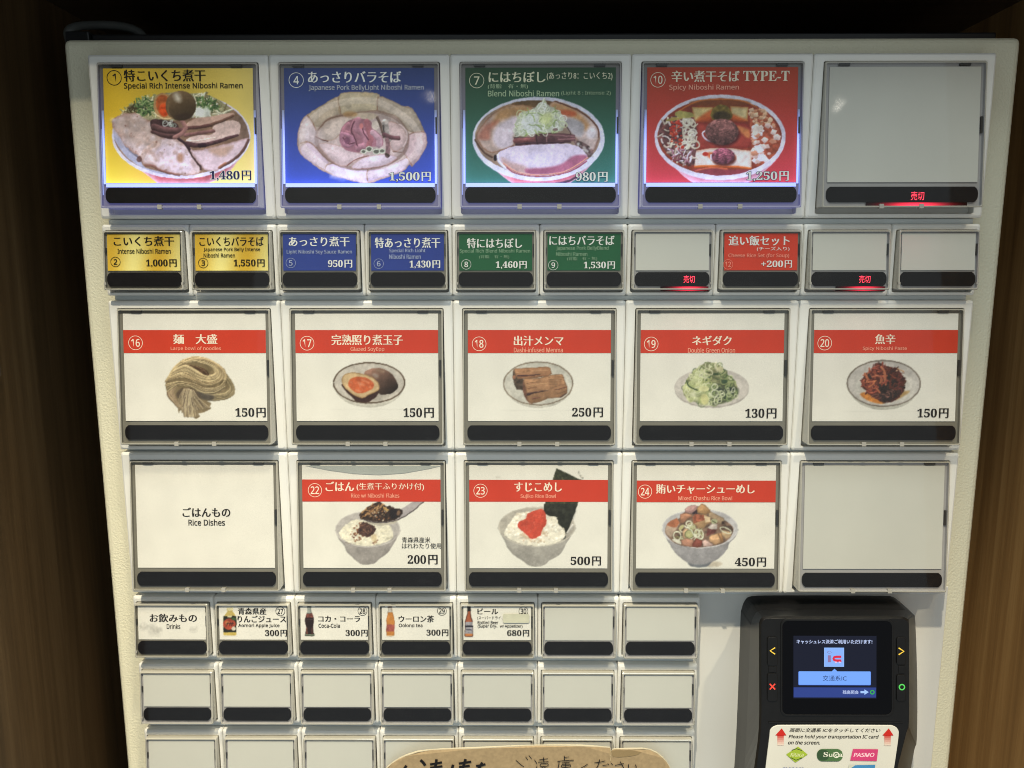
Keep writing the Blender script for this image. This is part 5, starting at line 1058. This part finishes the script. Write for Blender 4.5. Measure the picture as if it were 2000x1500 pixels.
small_print(2, ZT[1], 'blue button 5, light ramen, 950 yen', art_blue, [('text', ('あっさり煮干', R2a(1068, 117, 1395, 170), w2)), ('text', ('Light Niboshi Soy Sauce Ramen', R2a(1056, 188, 1410, 215), w3, 'S')), ('number', ('5', *R2a(1078, 260), 9.7, w3, 0.07)), ('price', ('950', R2a(1280, 243, 1410, 285), w2))])
small_print(3, ZT[1], 'blue button 6, special light ramen, 1,430 yen', art_blue, [('text', ('特あっさり煮干', R2a(1535, 122, 1887, 178), w2)), ('text', ('Special Rich Light', R2a(1612, 182, 1808, 208), w3, 'S')), ('text', ('Niboshi Ramen', R2a(1612, 213, 1783, 238), w3, 'S')), ('number', ('6', *R2a(1555, 264), 9.7, w3, 0.07)), ('price', ('1,430', R2a(1722, 246, 1887, 288), w2))])
small_print(4, ZT[1], 'green button 8, special blend ramen, 1,460 yen', art_green, [('text', ('特にはちぼし', R2b(90, 125, 387, 180), w2)), ('text', ('Special Rich Blend Niboshi Ramen', R2b(50, 184, 432, 210), gr3, 'S')), ('text', ('(背脂　有・無)', R2b(155, 217, 318, 238), gr3, 'm')), ('number', ('8', *R2b(85, 268), 9.7, w2, 0.07)), ('price', ('1,460', R2b(245, 250, 412, 290), w2))])
small_print(5, ZT[1], 'green button 9, pork belly blend ramen, 1,530 yen', art_green, [('text', ('にはちバラそば', R2b(537, 112, 888, 163), w2)), ('text', ('Japanese Pork BellyBlend', R2b(573, 168, 857, 195), gr3, 'S')), ('text', ('Niboshi Ramen', R2b(573, 200, 742, 222), gr3, 'S')), ('text', ('(背脂　有・無)', R2b(633, 226, 795, 249), gr3, 'm')), ('number', ('9', *R2b(557, 272), 9.7, w2, 0.07)), ('price', ('1,530', R2b(722, 252, 890, 292), w2))])
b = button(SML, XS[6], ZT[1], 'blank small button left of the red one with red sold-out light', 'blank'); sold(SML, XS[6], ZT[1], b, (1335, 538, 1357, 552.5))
small_print(7, ZT[1], 'red button 12, cheese rice set, plus 200 yen', art_red, [('text', ('追い飯セット', R2b(1510, 112, 1838, 165), w2)), ('text', ('(チーズ入り)', R2b(1662, 172, 1838, 196), w2, 'm')), ('text', ('Cheese Rice Set (for Soup)', R2b(1507, 208, 1837, 235), pk3, 'S')), ('number', ('12', *R2b(1505, 268), 9.7, pk3, 0.07)), ('price', ('+200', R2b(1685, 246, 1850, 285), w2))])
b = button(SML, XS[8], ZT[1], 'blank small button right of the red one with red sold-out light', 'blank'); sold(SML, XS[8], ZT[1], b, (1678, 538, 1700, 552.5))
button(SML, XS[9], ZT[1], 'blank small button at the right end of its row', 'blank')

# ---- rows 3 and 4: toppings and rice
ink_b = L3((30, 26, 22)); ink_w = L3((240, 226, 205)); ink_p = L3((235, 160, 135)); BAND = (200, 68, 48)
band_c = L3((200, 62, 42))
def big_card(i, row, lab, num, title, tb, eng, eb, pr, pb, cr, cc, art=None, apx=None, ao=None, band=(0.152, 0.365), extra=()):
    zt = ZT[row]; xc = XB[i]
    b = button(BIG, xc, zt, lab, 'paper')
    if art: raster(BIG, xc, zt, b, 0.00042, px=apx, base=(226, 222, 213), origin=ao, gain=1.0, draw=art)
    k = new_ink(BIG, xc, zt, -0.00110)
    if num:
        P0 = BIG['pt']; Hh = BIG['pb']-P0; mid = (BIG['pt']+BIG['pb'])/2
        t0 = (mid-(P0+Hh*band[0]))*BIG['k']; t1 = (mid-(P0+Hh*band[1]))*BIG['k']; w = BIG['pw']
        k.add([(-w, t1), (w, t1), (w, t0), (-w, t0)], [(0, 1, 2, 3)], band_c)
        k.number(num, *cr(*cc[:2]), cc[2], ink_w, 0.07)
    k.text(title, cr(*tb), ink_w if num else ink_b); k.text(eng, cr(*eb), ink_p if num else ink_b, 'S')
    if pr: k.price(pr, cr(*pb), ink_b)
    for a in extra: k.text(a[0], cr(*a[1]), ink_b, 'G')
    finish(k, b); return b
C3a = crop(200, 580, 2.857); C3b = crop(870, 570, 2.857); C3c = crop(1520, 570, 4.167); C4a = crop(220, 870, 2.941); C4b = crop(880, 870, 2.941)
big_card(0, 2, 'white button 16 with a noodle bundle, 150 yen', '16', '麺　大盛', (397, 208, 640, 262), 'Large bowl of noodles', (382, 276, 662, 302), '150', (742, 618, 910, 670), C3a, (185, 256, 14), art_noodles, (316, 692, 462, 822), (310, 690, 11.54))
big_card(1, 2, 'white button 17 with soy eggs on a plate, 150 yen', '17', '完熟照り煮玉子', (1280, 210, 1675, 268), 'Glazed SoyEgg', (1385, 278, 1573, 308), '150', (1680, 618, 1848, 672), C3a, (1142, 258, 14), art_egg, (644, 702, 798, 800), (640, 690, 11.54))
big_card(2, 2, 'white button 18 with bamboo shoots on a plate, 250 yen', '18', '出汁メンマ', (383, 245, 657, 300), 'Dashi-infused Menma', (382, 310, 655, 338), '250', (707, 645, 877, 698), C3b, (188, 290, 14), art_menma, (978, 700, 1126, 802), (975, 690, 11.54))
big_card(3, 2, 'white button 19 with green onion on a plate, 130 yen', '19', 'ネギダク', (1378, 245, 1595, 298), 'Double Green Onion', (1353, 312, 1616, 340), '130', (1673, 650, 1845, 705), C3b, (1148, 291, 14), art_negi, (1312, 702, 1468, 801), (1310, 690, 11.54))
big_card(4, 2, 'white button 20 with red spicy paste on a plate, 150 yen', '20', '魚辛', (790, 345, 950, 425), 'Spicy Niboshi Paste', (687, 445, 1045, 480), '150', (1132, 948, 1382, 1025), C3c, (378, 417, 14), art_paste, (1649, 700, 1802, 804), (1645, 690, 11.54))
big_card(0, 3, 'plain white button reading Rice Dishes', None, 'ごはんもの', (403, 357, 675, 410), 'Rice Dishes', (436, 424, 645, 460), None, None, C4a, None)
big_card(1, 3, 'white button 22 with rice bowl and spoon of flakes, 200 yen', '22', 'ごはん', (1225, 208, 1385, 262), 'Rice w/ Niboshi Flakes', (1370, 275, 1647, 300), '200', (1695, 628, 1865, 682), C4a, (1162, 257, 13.6), art_rice_flakes, (652, 976, 834, 1105), (645, 970, 10), (0.139, 0.352),
    [('青森県産米', (1662, 526, 1825, 558)), ('はれわたり使用', (1662, 560, 1887, 592))])
big_card(2, 3, 'white button 23 with roe rice bowl and seaweed, 500 yen', '23', 'すじこめし', (368, 212, 638, 265), 'Sujiko Rice Bowl', (402, 279, 604, 308), '500', (690, 637, 862, 688), C4b, (172, 260, 13.6), art_roe, (968, 912, 1140, 1107), (960, 900, 7.14), (0.141, 0.352))
big_card(3, 3, 'white button 24 with diced pork rice bowl, 450 yen', '24', '賄いチャーシューめし', (1182, 222, 1745, 277), 'Mixed Chashu Rice Bowl', (1308, 290, 1617, 315), '450', (1633, 643, 1810, 695), C4b, (1117, 265, 13.6), art_chashu, (1290, 983, 1444, 1109), (1280, 970, 10.34), (0.146, 0.355))
button(BIG, XB[4], ZT[3], 'blank large button above the card reader', 'blank')
# the bracketed subtitle and the grey arc print on button 22
for o in [o for o in COL.objects if o.name.startswith('menu_button') and o.get('label', '').startswith('white button 22')]:
    k = new_ink(BIG, XB[1], ZT[3], -0.00100); k.text('(生煮干ふりかけ付)', C4a(1402, 215, 1788, 260), ink_w, 'm')
    k.poly([(595.5, 909.5), (640, 918), (690, 925), (740, 927.5), (790, 924), (835, 916), (859.5, 910.5), (859.5, 909.6)], L3((168, 172, 168))); finish(k, o, 'printed_arc')

# ---- row 5: drinks
R5a = crop(240, 1150, 3.03); R5b = crop(860, 1150, 3.333)
def drink(i, lab, items, art=None, apx=None, ao=None):
    b = button(SML, XS[i], ZT[4], lab, 'paper')
    if art: raster(SML, XS[i], ZT[4], b, 0.00035, px=apx, base=(226, 222, 213), origin=ao, draw=art)
    k = new_ink(SML, XS[i], ZT[4], -0.00110)
    for f, a in items: getattr(k, f)(*a)
    finish(k, b); return b
B1 = (420, 1150, 5.88); B2 = (730, 1150, 5.88)
drink(0, 'small white button reading Drinks', [('text', ('お飲みもの', R5a(160, 148, 437, 197), ink_b)), ('text', ('Drinks', R5a(260, 207, 340, 237), ink_b, 'S'))], art_smudge, (272, 1196, 402, 1244), (240, 1150, 3.03))
drink(1, 'small button 27 with an apple juice bottle, 300 yen', [('text', ('青森県産', R5a(682, 113, 848, 152), ink_b)), ('text', ('りんごジュース', R5a(680, 158, 965, 198), ink_b)), ('text', ('Aomori Apple Juice', R5a(683, 205, 927, 231), ink_b, 'S')), ('number', ('27', *R5a(932, 132), 9.2, ink_b)), ('price', ('300', R5a(842, 242, 970, 280), ink_b))], art_juice, (434, 1184, 464, 1243), B1)
drink(2, 'small button 28 with a dark cola bottle, 300 yen', [('text', ('コカ・コーラ', R5a(1157, 160, 1403, 195), ink_b)), ('text', ('Coca-Cola', R5a(1158, 205, 1285, 230), ink_b, 'S')), ('number', ('28', *R5a(1418, 131), 9.2, ink_b)), ('price', ('300', R5a(1318, 242, 1448, 280), ink_b))], art_cola, (592, 1182, 616, 1244), B1)
drink(3, 'small button 29 with an orange tea bottle, 300 yen', [('text', ('ウーロン茶', R5a(1633, 158, 1840, 198), ink_b)), ('text', ('Oolong tea', R5a(1633, 205, 1773, 232), ink_b, 'S')), ('number', ('29', *R5a(1888, 130), 9.2, ink_b)), ('price', ('300', R5a(1797, 240, 1925, 278), ink_b))], art_tea, (752, 1182, 774, 1245), B2)
b = drink(4, 'small button 30 with a beer bottle, 680 yen', [('text', ('ビール', R5b(243, 128, 375, 165), ink_b)), ('text', ('(スーパードライ、', R5b(240, 178, 405, 203), ink_b, 'G')), ('text', ('Bottled Beer', R5b(243, 207, 377, 230), ink_b, 'S')), ('text', ('(Super Dry、w/ Appetizer)', R5b(243, 232, 535, 257), ink_b, 'S')), ('number', ('30', *R5b(541, 145), 9.2, ink_b)), ('price', ('680', R5b(435, 267, 577, 308), ink_b))], art_beer, (906, 1181, 926, 1245), B2)
k = new_ink(SML, XS[4], ZT[4], -0.0005); k.rrect(*R5b(408, 164, 579, 222), 3, (1, 1, 1)); o = finish(k, b, 'correction_tape', M_tape)
for i, lab in ((5, 'blank drinks-row button right of the beer button'), (6, 'blank button at the right end of the drinks row')): button(SML, XS[i], ZT[4], lab, 'blank')
ORD = ['leftmost', 'second', 'third', 'fourth', 'fifth', 'sixth', 'rightmost']
for row, nm in ((5, 'row of seven blank buttons below the drinks'), (6, 'lowest visible row of blank buttons')):
    for i in range(7): button(SML, XS[i], ZT[row], '%s of the %s' % (ORD[i], nm), 'blank')

# ------------------------------------------------------------------ card reader
RC = crop(1420, 1150, 4.285)
reader = empty('card_reader', (0.17, 0.0105, -0.30), 'black contactless payment terminal with lit screen, mounted right of the small buttons', 'card reader')
TILT = math.radians(9)
RN = Vector((0, -math.cos(TILT), math.sin(TILT))); RU = Vector((0, math.sin(TILT), math.cos(TILT))); R0 = Vector((0.17, -0.0345, -0.24))
def RH(u, v, h=0.0): return hit(u, v, R0+RN*h, RN)
def RP(pts, Y): return [at(*RC(*p), Y) for p in pts]
def RF(pts, h=0.0): return [RH(*RC(*p), h) for p in pts]
Fp = smooth_pts([(275, 330), (277, 285), (292, 254), (325, 238), (420, 236), (800, 236), (1400, 238), (1485, 242), (1522, 262), (1536, 305), (1537, 700), (1536, 1120), (1515, 1210), (1440, 1500), (1350, 1850), (800, 1860), (200, 1850), (235, 1500), (274, 1160), (275, 700)], 3)
Bp = smooth_pts([(113, 240), (122, 170), (148, 100), (205, 62), (420, 55), (800, 55), (1290, 58), (1380, 66), (1432, 100), (1450, 165), (1470, 700), (1470, 1120), (1450, 1210), (1400, 1500), (1320, 1850), (760, 1860), (30, 1850), (60, 1500), (80, 1160), (98, 700)], 3)
YF = 0.0
lb = [Vector((p.x, 0.0005, p.z)) for p in RP(Bp, 0.0104)]; lf = RF(Fp)
cen = sum(lf, Vector())/len(lf)
mid = [b_.lerp(f__, 0.18) for b_, f__ in zip(lb, lf)]
for i in range(len(mid)): mid[i] = Vector((lb[i].x*0.93+lf[i].x*0.07, -0.010, lb[i].z*0.93+lf[i].z*0.07))
near = [p-RN*0.0016 for p in lf]; fr_ = [p+(cen-p)*0.02 for p in lf]
L = [[Vector((p.x, 0.0104, p.z)) for p in lb], lb, mid, near, fr_]
me = fix(loops('housing', [[p-reader.location for p in l] for l in L], cap_last=True))
o = link('housing', me, reader, (M_black,)); bevel(o, 0.0012, 3)
def slab(name, pts, y0, y1, m, label=None, bev=0.0003):
    V = [p-RN*y0 for p in pts]+[p-RN*y1 for p in pts]; n = len(pts)
    F = [(k, (k+1) % n, n+(k+1) % n, n+k) for k in range(n)]+[tuple(range(n, 2*n))]
    return world_part(name, V, F, (m,), reader, bev=bev, label=label)
def rpts(x0, y0, x1, y1, r, Y=0.0):
    k = Ink(R0, Vector((1, 0, 0)), RU, RN); a, b_, c, d = k.rect_st(*RC(x0, y0, x1, y1)); q = (b_-a)/(x1-x0)*r
    return [R0+Vector((1, 0, 0))*x+RU*z for x, z in rrect(a, b_, c, d, q, 5)]
# raised lip round the screen, glossy bezel inside it
o1 = rpts(445, 252, 1392, 1066, 60); i1 = rpts(462, 268, 1375, 1050, 48)
V = []; n = len(o1)
for l, y in ((o1, YF+0.0002), (o1, YF-0.0005), (i1, YF-0.0005), (i1, YF+0.0002)): V += [p-RN*y for p in l]
world_part('screen_lip', V, [(i*n+k, i*n+(k+1) % n, (i+1)*n+(k+1) % n, (i+1)*n+k) for i in range(3) for k in range(n)], (M_black,), reader, bev=0.0002)
slab('screen_bezel', i1, YF+0.0002, YF-0.0002, M_gloss, 'glossy black glass round the display', bev=0)
for nm, bx in (('soft_key', (335, 400, 420, 640)), ('soft_key', (335, 705, 420, 938)), ('soft_key', (1415, 403, 1492, 632)), ('soft_key', (1415, 715, 1492, 938))):
    slab(nm, rpts(*bx, 22), YF+0.0002, YF-0.0008, M_black)
slab('key_spacer', rpts(1432, 642, 1490, 706, 8), YF+0.0002, YF-0.0004, M_black); slab('key_spacer', rpts(345, 648, 415, 700, 8), YF+0.0002, YF-0.0004, M_black)
slab('housing_ridge', rpts(345, 1112, 1470, 1122, 4), YF+0.0002, YF-0.0006, M_black)
pl = [RH(*RC(*p)) for p in smooth_pts([(352, 1240), (362, 1175), (410, 1142), (500, 1138), (900, 1137), (1300, 1139), (1385, 1143), (1428, 1175), (1432, 1240), (1395, 1500), (1345, 1840), (850, 1845), (280, 1840), (320, 1500)], 3)]
plate = slab('instruction_plate', pl, YF+0.0002, YF-0.0006, mat('white_plate_plastic', (0.62, 0.60, 0.53), 0.4, var=0.05), 'white instruction plate with arrows and card logos')
X0 = Vector((1, 0, 0)); Z0 = Vector((0, 0, 1)); N0 = Vector((0, -1, 0))
def rink(Y): return Ink(R0-RN*Y, X0, RU, RN)
def rfinish(k, name, m=None):
    k.V = [v-reader.location for v in k.V]; return k.build(name, reader, m)
# screen picture
k = rink(YF-0.00022)
def T(s, bx, c, st='S'): k.text(s, RC(*bx), c, st)
def R(bx, c, r=0): (k.rrect(*RC(*bx), r, c) if r else k.rect(*RC(*bx), c))
R((555, 393, 1250, 918), L3((22, 26, 44)))
T('キャッシュレス決済ご利用いただけます!', (582, 424, 1215, 460), L3((200, 215, 255)), 'B')
R((812, 492, 979, 652), L3((150, 190, 255))); R((818, 498, 973, 646), L3((140, 182, 252)))
R((843, 556, 868, 614), L3((150, 120, 165))); k.line([RC(*p) for p in ((835, 530), (855, 520), (878, 532), (855, 542), (835, 530))], 0.8, L3((140, 120, 170)))
redc = L3((225, 45, 70))
k.line([RC(955, 568), RC(915, 568), RC(896, 572), RC(890, 584), RC(896, 596), RC(915, 600), RC(955, 600)], 4.6, redc)
R((905, 600, 925, 612), redc); R((935, 600, 957, 612), redc)
for cx in (910, 942): k.poly([RC(cx+9*math.cos(t), 614+7*math.sin(t)) for t in [6.283*q/10 for q in range(10)]][::-1], L3((235, 200, 235)))
R((596, 690, 1203, 806), L3((80, 120, 225)), 2); R((598, 690, 1200, 802), L3((122, 172, 255)), 2); k.poly([RC(872, 692), RC(925, 692), RC(898, 668)][::-1], L3((122, 172, 255)))
T('交通系IC', (800, 724, 1000, 770), L3((30, 45, 95)), 'G')
R((556, 824, 1246, 908), L3((48, 68, 140))); T('残高照会', (966, 848, 1100, 880), L3((190, 205, 245)), 'B')
ar = L3((170, 205, 255)); R((1115, 854, 1150, 872), ar); k.poly([RC(1148, 840), RC(1184, 863), RC(1148, 886)][::-1], ar)
k.ring(*RC(1214, 864), 4.4, L3((60, 190, 60)), 0.42)
rfinish(k, 'display', M_screen)
# key marks
k = rink(YF-0.00086); og = g((235, 165, 60), 1.6); 
k.line([RC(402, 492), RC(360, 519), RC(402, 547)], 2.4, og); k.line([RC(1436, 494), RC(1480, 523), RC(1436, 551)], 2.4, og)
rd = g((225, 60, 50), 1.6); k.line([RC(357, 795), RC(402, 842)], 2.6, rd); k.line([RC(402, 795), RC(357, 842)], 2.6, rd)
k.ring(*RC(1463, 822), 6.3, g((70, 170, 80), 1.5), 0.38)
rfinish(k, 'key_marking')
# plate print
k = rink(YF-0.00062); pb_ = L3((40, 38, 36))
T('画面に交通系 ICをタッチしてください', (522, 1166, 1282, 1201), pb_, 'J'); T('Please hold your transportation IC card', (515, 1222, 1270, 1260), pb_, 'I'); T('on the screen.', (510, 1270, 778, 1302), pb_, 'I')
for cx in (450, 1345):
    n = 6
    for i in range(n):
        y0 = 1218+i*(92/n); t = i/n; c = tuple(np.array(L3((190, 38, 30)))*(1-t)**1.0+np.array(L3((222, 212, 196)))*t)
        R((cx-30-cx*0.00, y0, cx+24, y0+92/n), c)
    k.poly([RC(cx-47, 1226), RC(cx+7, 1166), RC(cx+46, 1226)][::-1], L3((190, 38, 30)))
k.poly([RC(493, 1385), RC(593, 1318), RC(673, 1385), RC(570, 1452)][::-1], L3((150, 172, 52)))
k.line([RC(540, 1350), RC(580, 1336), RC(625, 1352)], 1.6, L3((60, 80, 40))); k.line([RC(530, 1410), RC(575, 1432), RC(628, 1412)], 1.6, L3((60, 80, 40)))
T('Kitaca', (528, 1370, 640, 1402), L3((200, 205, 150)), 'I')
R((750, 1338, 966, 1442), L3((74, 106, 66)), 11); R((752, 1345, 850, 1435), L3((50, 76, 50)), 9)
k.ring(*RC(912, 1388), 6.0, L3((222, 220, 205)), 0.30); T('Suica', (806, 1364, 965, 1404), L3((222, 220, 205)), 'N')
k.poly([RC(1052, 1338), RC(1262, 1340), RC(1250, 1438), RC(1028, 1434)][::-1], L3((196, 62, 112))); T('PASMO', (1056, 1370, 1230, 1404), L3((235, 195, 205)), 'I')
k.poly([RC(1018, 1474), RC(1238, 1470), RC(1228, 1560), RC(1010, 1560)][::-1], L3((64, 128, 178))); k.poly([RC(1018, 1474), RC(1070, 1473), RC(1030, 1500), RC(1014, 1505)][::-1], L3((190, 190, 175)))
T('manaca', (460, 1492, 640, 1540), L3((60, 90, 150)), 'I')
rfinish(k, 'plate_print')

# ------------------------------------------------------------------ kraft paper note taped over the lowest row
note = empty('kraft_paper_note', (0.0, -0.0088, -0.36), 'torn brown kraft paper note with black handwriting over the lowest buttons', 'note')
YN = -0.0092
pts = [at(u, v, YN) for u, v in [(740, 1620), (742, 1560), (746, 1520), (755, 1499), (764, 1491), (778, 1482), (792, 1475), (815, 1467.5), (840, 1464.5), (870, 1462.5), (930, 1460), (1000, 1457), (1050, 1455.5), (1100, 1455), (1138, 1455.5), (1165, 1457.5), (1192, 1460), (1193, 1465), (1192.5, 1470), (1196, 1464), (1202, 1462.5), (1230, 1461.5), (1256, 1461.5), (1270, 1464), (1284, 1470), (1294, 1478), (1302, 1487), (1308, 1497), (1313, 1512), (1318, 1540), (1322, 1620), (1250, 1640), (1000, 1640), (800, 1640)]]
M_kraft = mat('brown_kraft_paper', (0.40, 0.285, 0.155), 0.8, var=0.16, varscale=420, bump=('noise', 500, 0.15, 0.0004)); M_kedge = mat('kraft_paper_core', (0.62, 0.54, 0.38), 0.8)
n = len(pts)
def nz(i): return 0.0004*math.sin(i*1.7)
V = [(p.x, YN+0.0007, p.z) for p in pts]+[(p.x, YN+nz(i), p.z) for i, p in enumerate(pts)]
ins = [Vector((p.x*0.9985, YN+nz(i)-0.00005, p.z-0.00045)) for i, p in enumerate(pts)]
V += [tuple(p) for p in ins]
F = [(k, (k+1) % n, n+(k+1) % n, n+k) for k in range(n)]+[(n+k, n+(k+1) % n, 2*n+(k+1) % n, 2*n+k) for k in range(n)]+[tuple(range(2*n, 3*n))]
world_part('paper_sheet', V, F, (M_kraft, M_kedge), note, mi=[1]*(2*n)+[0])
k = Ink((0.0, YN-0.0006, -0.33), X0, Z0, N0); NC = crop(740, 1440, 3.448); ib = L3((22, 20, 22))
def NL(w, *p): k.line([NC(*q) for q in smooth_pts(p, 4, False)] if len(p) > 2 else [NC(*q) for q in p], w, ib)
NL(5.5, (280, 153), (300, 172), (312, 190)); NL(5.0, (186, 190), (168, 215)); NL(5.0, (388, 148), (384, 180), (374, 225)); NL(4.6, (345, 182), (385, 176), (425, 168)); NL(4.6, (345, 205), (385, 200), (428, 194))
NL(5.0, (500, 184), (488, 225)); NL(5.0, (584, 146), (572, 185), (560, 225)); NL(4.6, (538, 176), (580, 170), (622, 163)); NL(4.6, (540, 200), (580, 195), (612, 190)); NL(5.0, (696, 168), (682, 195), (662, 225)); NL(4.6, (655, 192), (690, 187), (718, 180))
NL(1.3, (922, 153), (950, 178), (976, 198)); NL(1.2, (988, 130), (1002, 150)); NL(1.2, (1010, 121), (1028, 143)); NL(1.4, (1048, 150), (1064, 176)); 
NL(1.4, (1080, 150), (1138, 143)); NL(1.4, (1108, 134), (1110, 166)); NL(1.4, (1072, 166), (1142, 162)); NL(1.3, (1090, 176), (1088, 194), (1134, 192), (1136, 176), (1090, 176)); NL(1.4, (1110, 194), (1085, 215)); NL(1.3, (1112, 200), (1145, 220)); NL(1.4, (1064, 190), (1060, 215))
NL(1.5, (1248, 122), (1250, 152)); NL(1.3, (1250, 134), (1280, 130)); NL(1.5, (1202, 160), (1250, 155), (1312, 152)); NL(1.5, (1214, 160), (1210, 190), (1200, 222)); NL(1.3, (1232, 170), (1284, 166)); NL(1.3, (1234, 180), (1232, 200), (1284, 198), (1286, 180), (1234, 180)); NL(1.3, (1258, 168), (1258, 200)); NL(1.3, (1236, 190), (1284, 189))
NL(1.6, (1405, 178), (1385, 192), (1362, 206), (1385, 225)); NL(1.5, (1450, 170), (1490, 164), (1524, 156)); NL(1.6, (1486, 146), (1478, 180), (1460, 215)); NL(1.4, (1505, 188), (1540, 182)); NL(1.2, (1540, 172), (1550, 184)); NL(1.2, (1560, 168), (1576, 182))
NL(1.6, (1590, 186), (1630, 178), (1648, 172)); NL(1.6, (1624, 160), (1640, 188), (1650, 208)); NL(1.6, (1682, 178), (1680, 200), (1690, 215)); NL(1.6, (1726, 180), (1732, 196), (1728, 215))
k.V = [v-note.location for v in k.V]; k.build('handwriting', note)
k = Ink((0.0, YN-0.00055, -0.33), X0, Z0, N0)
k.poly([NC(*q) for q in ((1562, 92), (1600, 86), (1700, 88), (1770, 100), (1740, 118), (1690, 128), (1620, 134), (1575, 130))][::-1], L3((150, 128, 92)))
k.line([NC(1560, 88), NC(1565, 112), NC(1556, 132), NC(1562, 160)], 0.9, L3((205, 185, 145)))
k.V = [v-note.location for v in k.V]; k.build('torn_crease', note)

# ------------------------------------------------------------------ the wooden niche round the machine
def wall(name, x0, x1, y0, y1, z0, z1, m, label=None):
    V, F = [], []; box(V, F, x0, x1, y0, y1, z0, z1); me = fix(mesh(name, V, F)); o = link(name, me, None, (m,)); o['kind'] = 'structure'
    if label: o['label'] = label
    bevel(o, 0.001); return o
wall('wall_left', -0.42, -0.315, -0.16, 0.45, -0.9, 0.30, M_woodshaded, 'brown wood veneer side wall left of the ticket machine')
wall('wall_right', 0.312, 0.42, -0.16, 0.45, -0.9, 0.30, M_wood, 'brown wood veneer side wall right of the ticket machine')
V, F = [], []; box(V, F, -0.315, 0.312, -0.045, 0.45, 0.165, 0.30); box(V, F, -0.42, -0.285, -0.36, -0.0455, -0.06, 0.30)  # second box hangs out of view, added to shade the left wall
me = fix(mesh('ceiling_and_shade_block', V, F)); o = link('ceiling_and_shade_block', me, None, (M_woodroof,)); o['kind'] = 'structure'; o['label'] = 'dark wood soffit over the ticket machine with an added shade block at left'
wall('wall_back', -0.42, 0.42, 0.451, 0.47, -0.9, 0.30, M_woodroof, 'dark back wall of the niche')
bpy.data.objects.remove(FO)
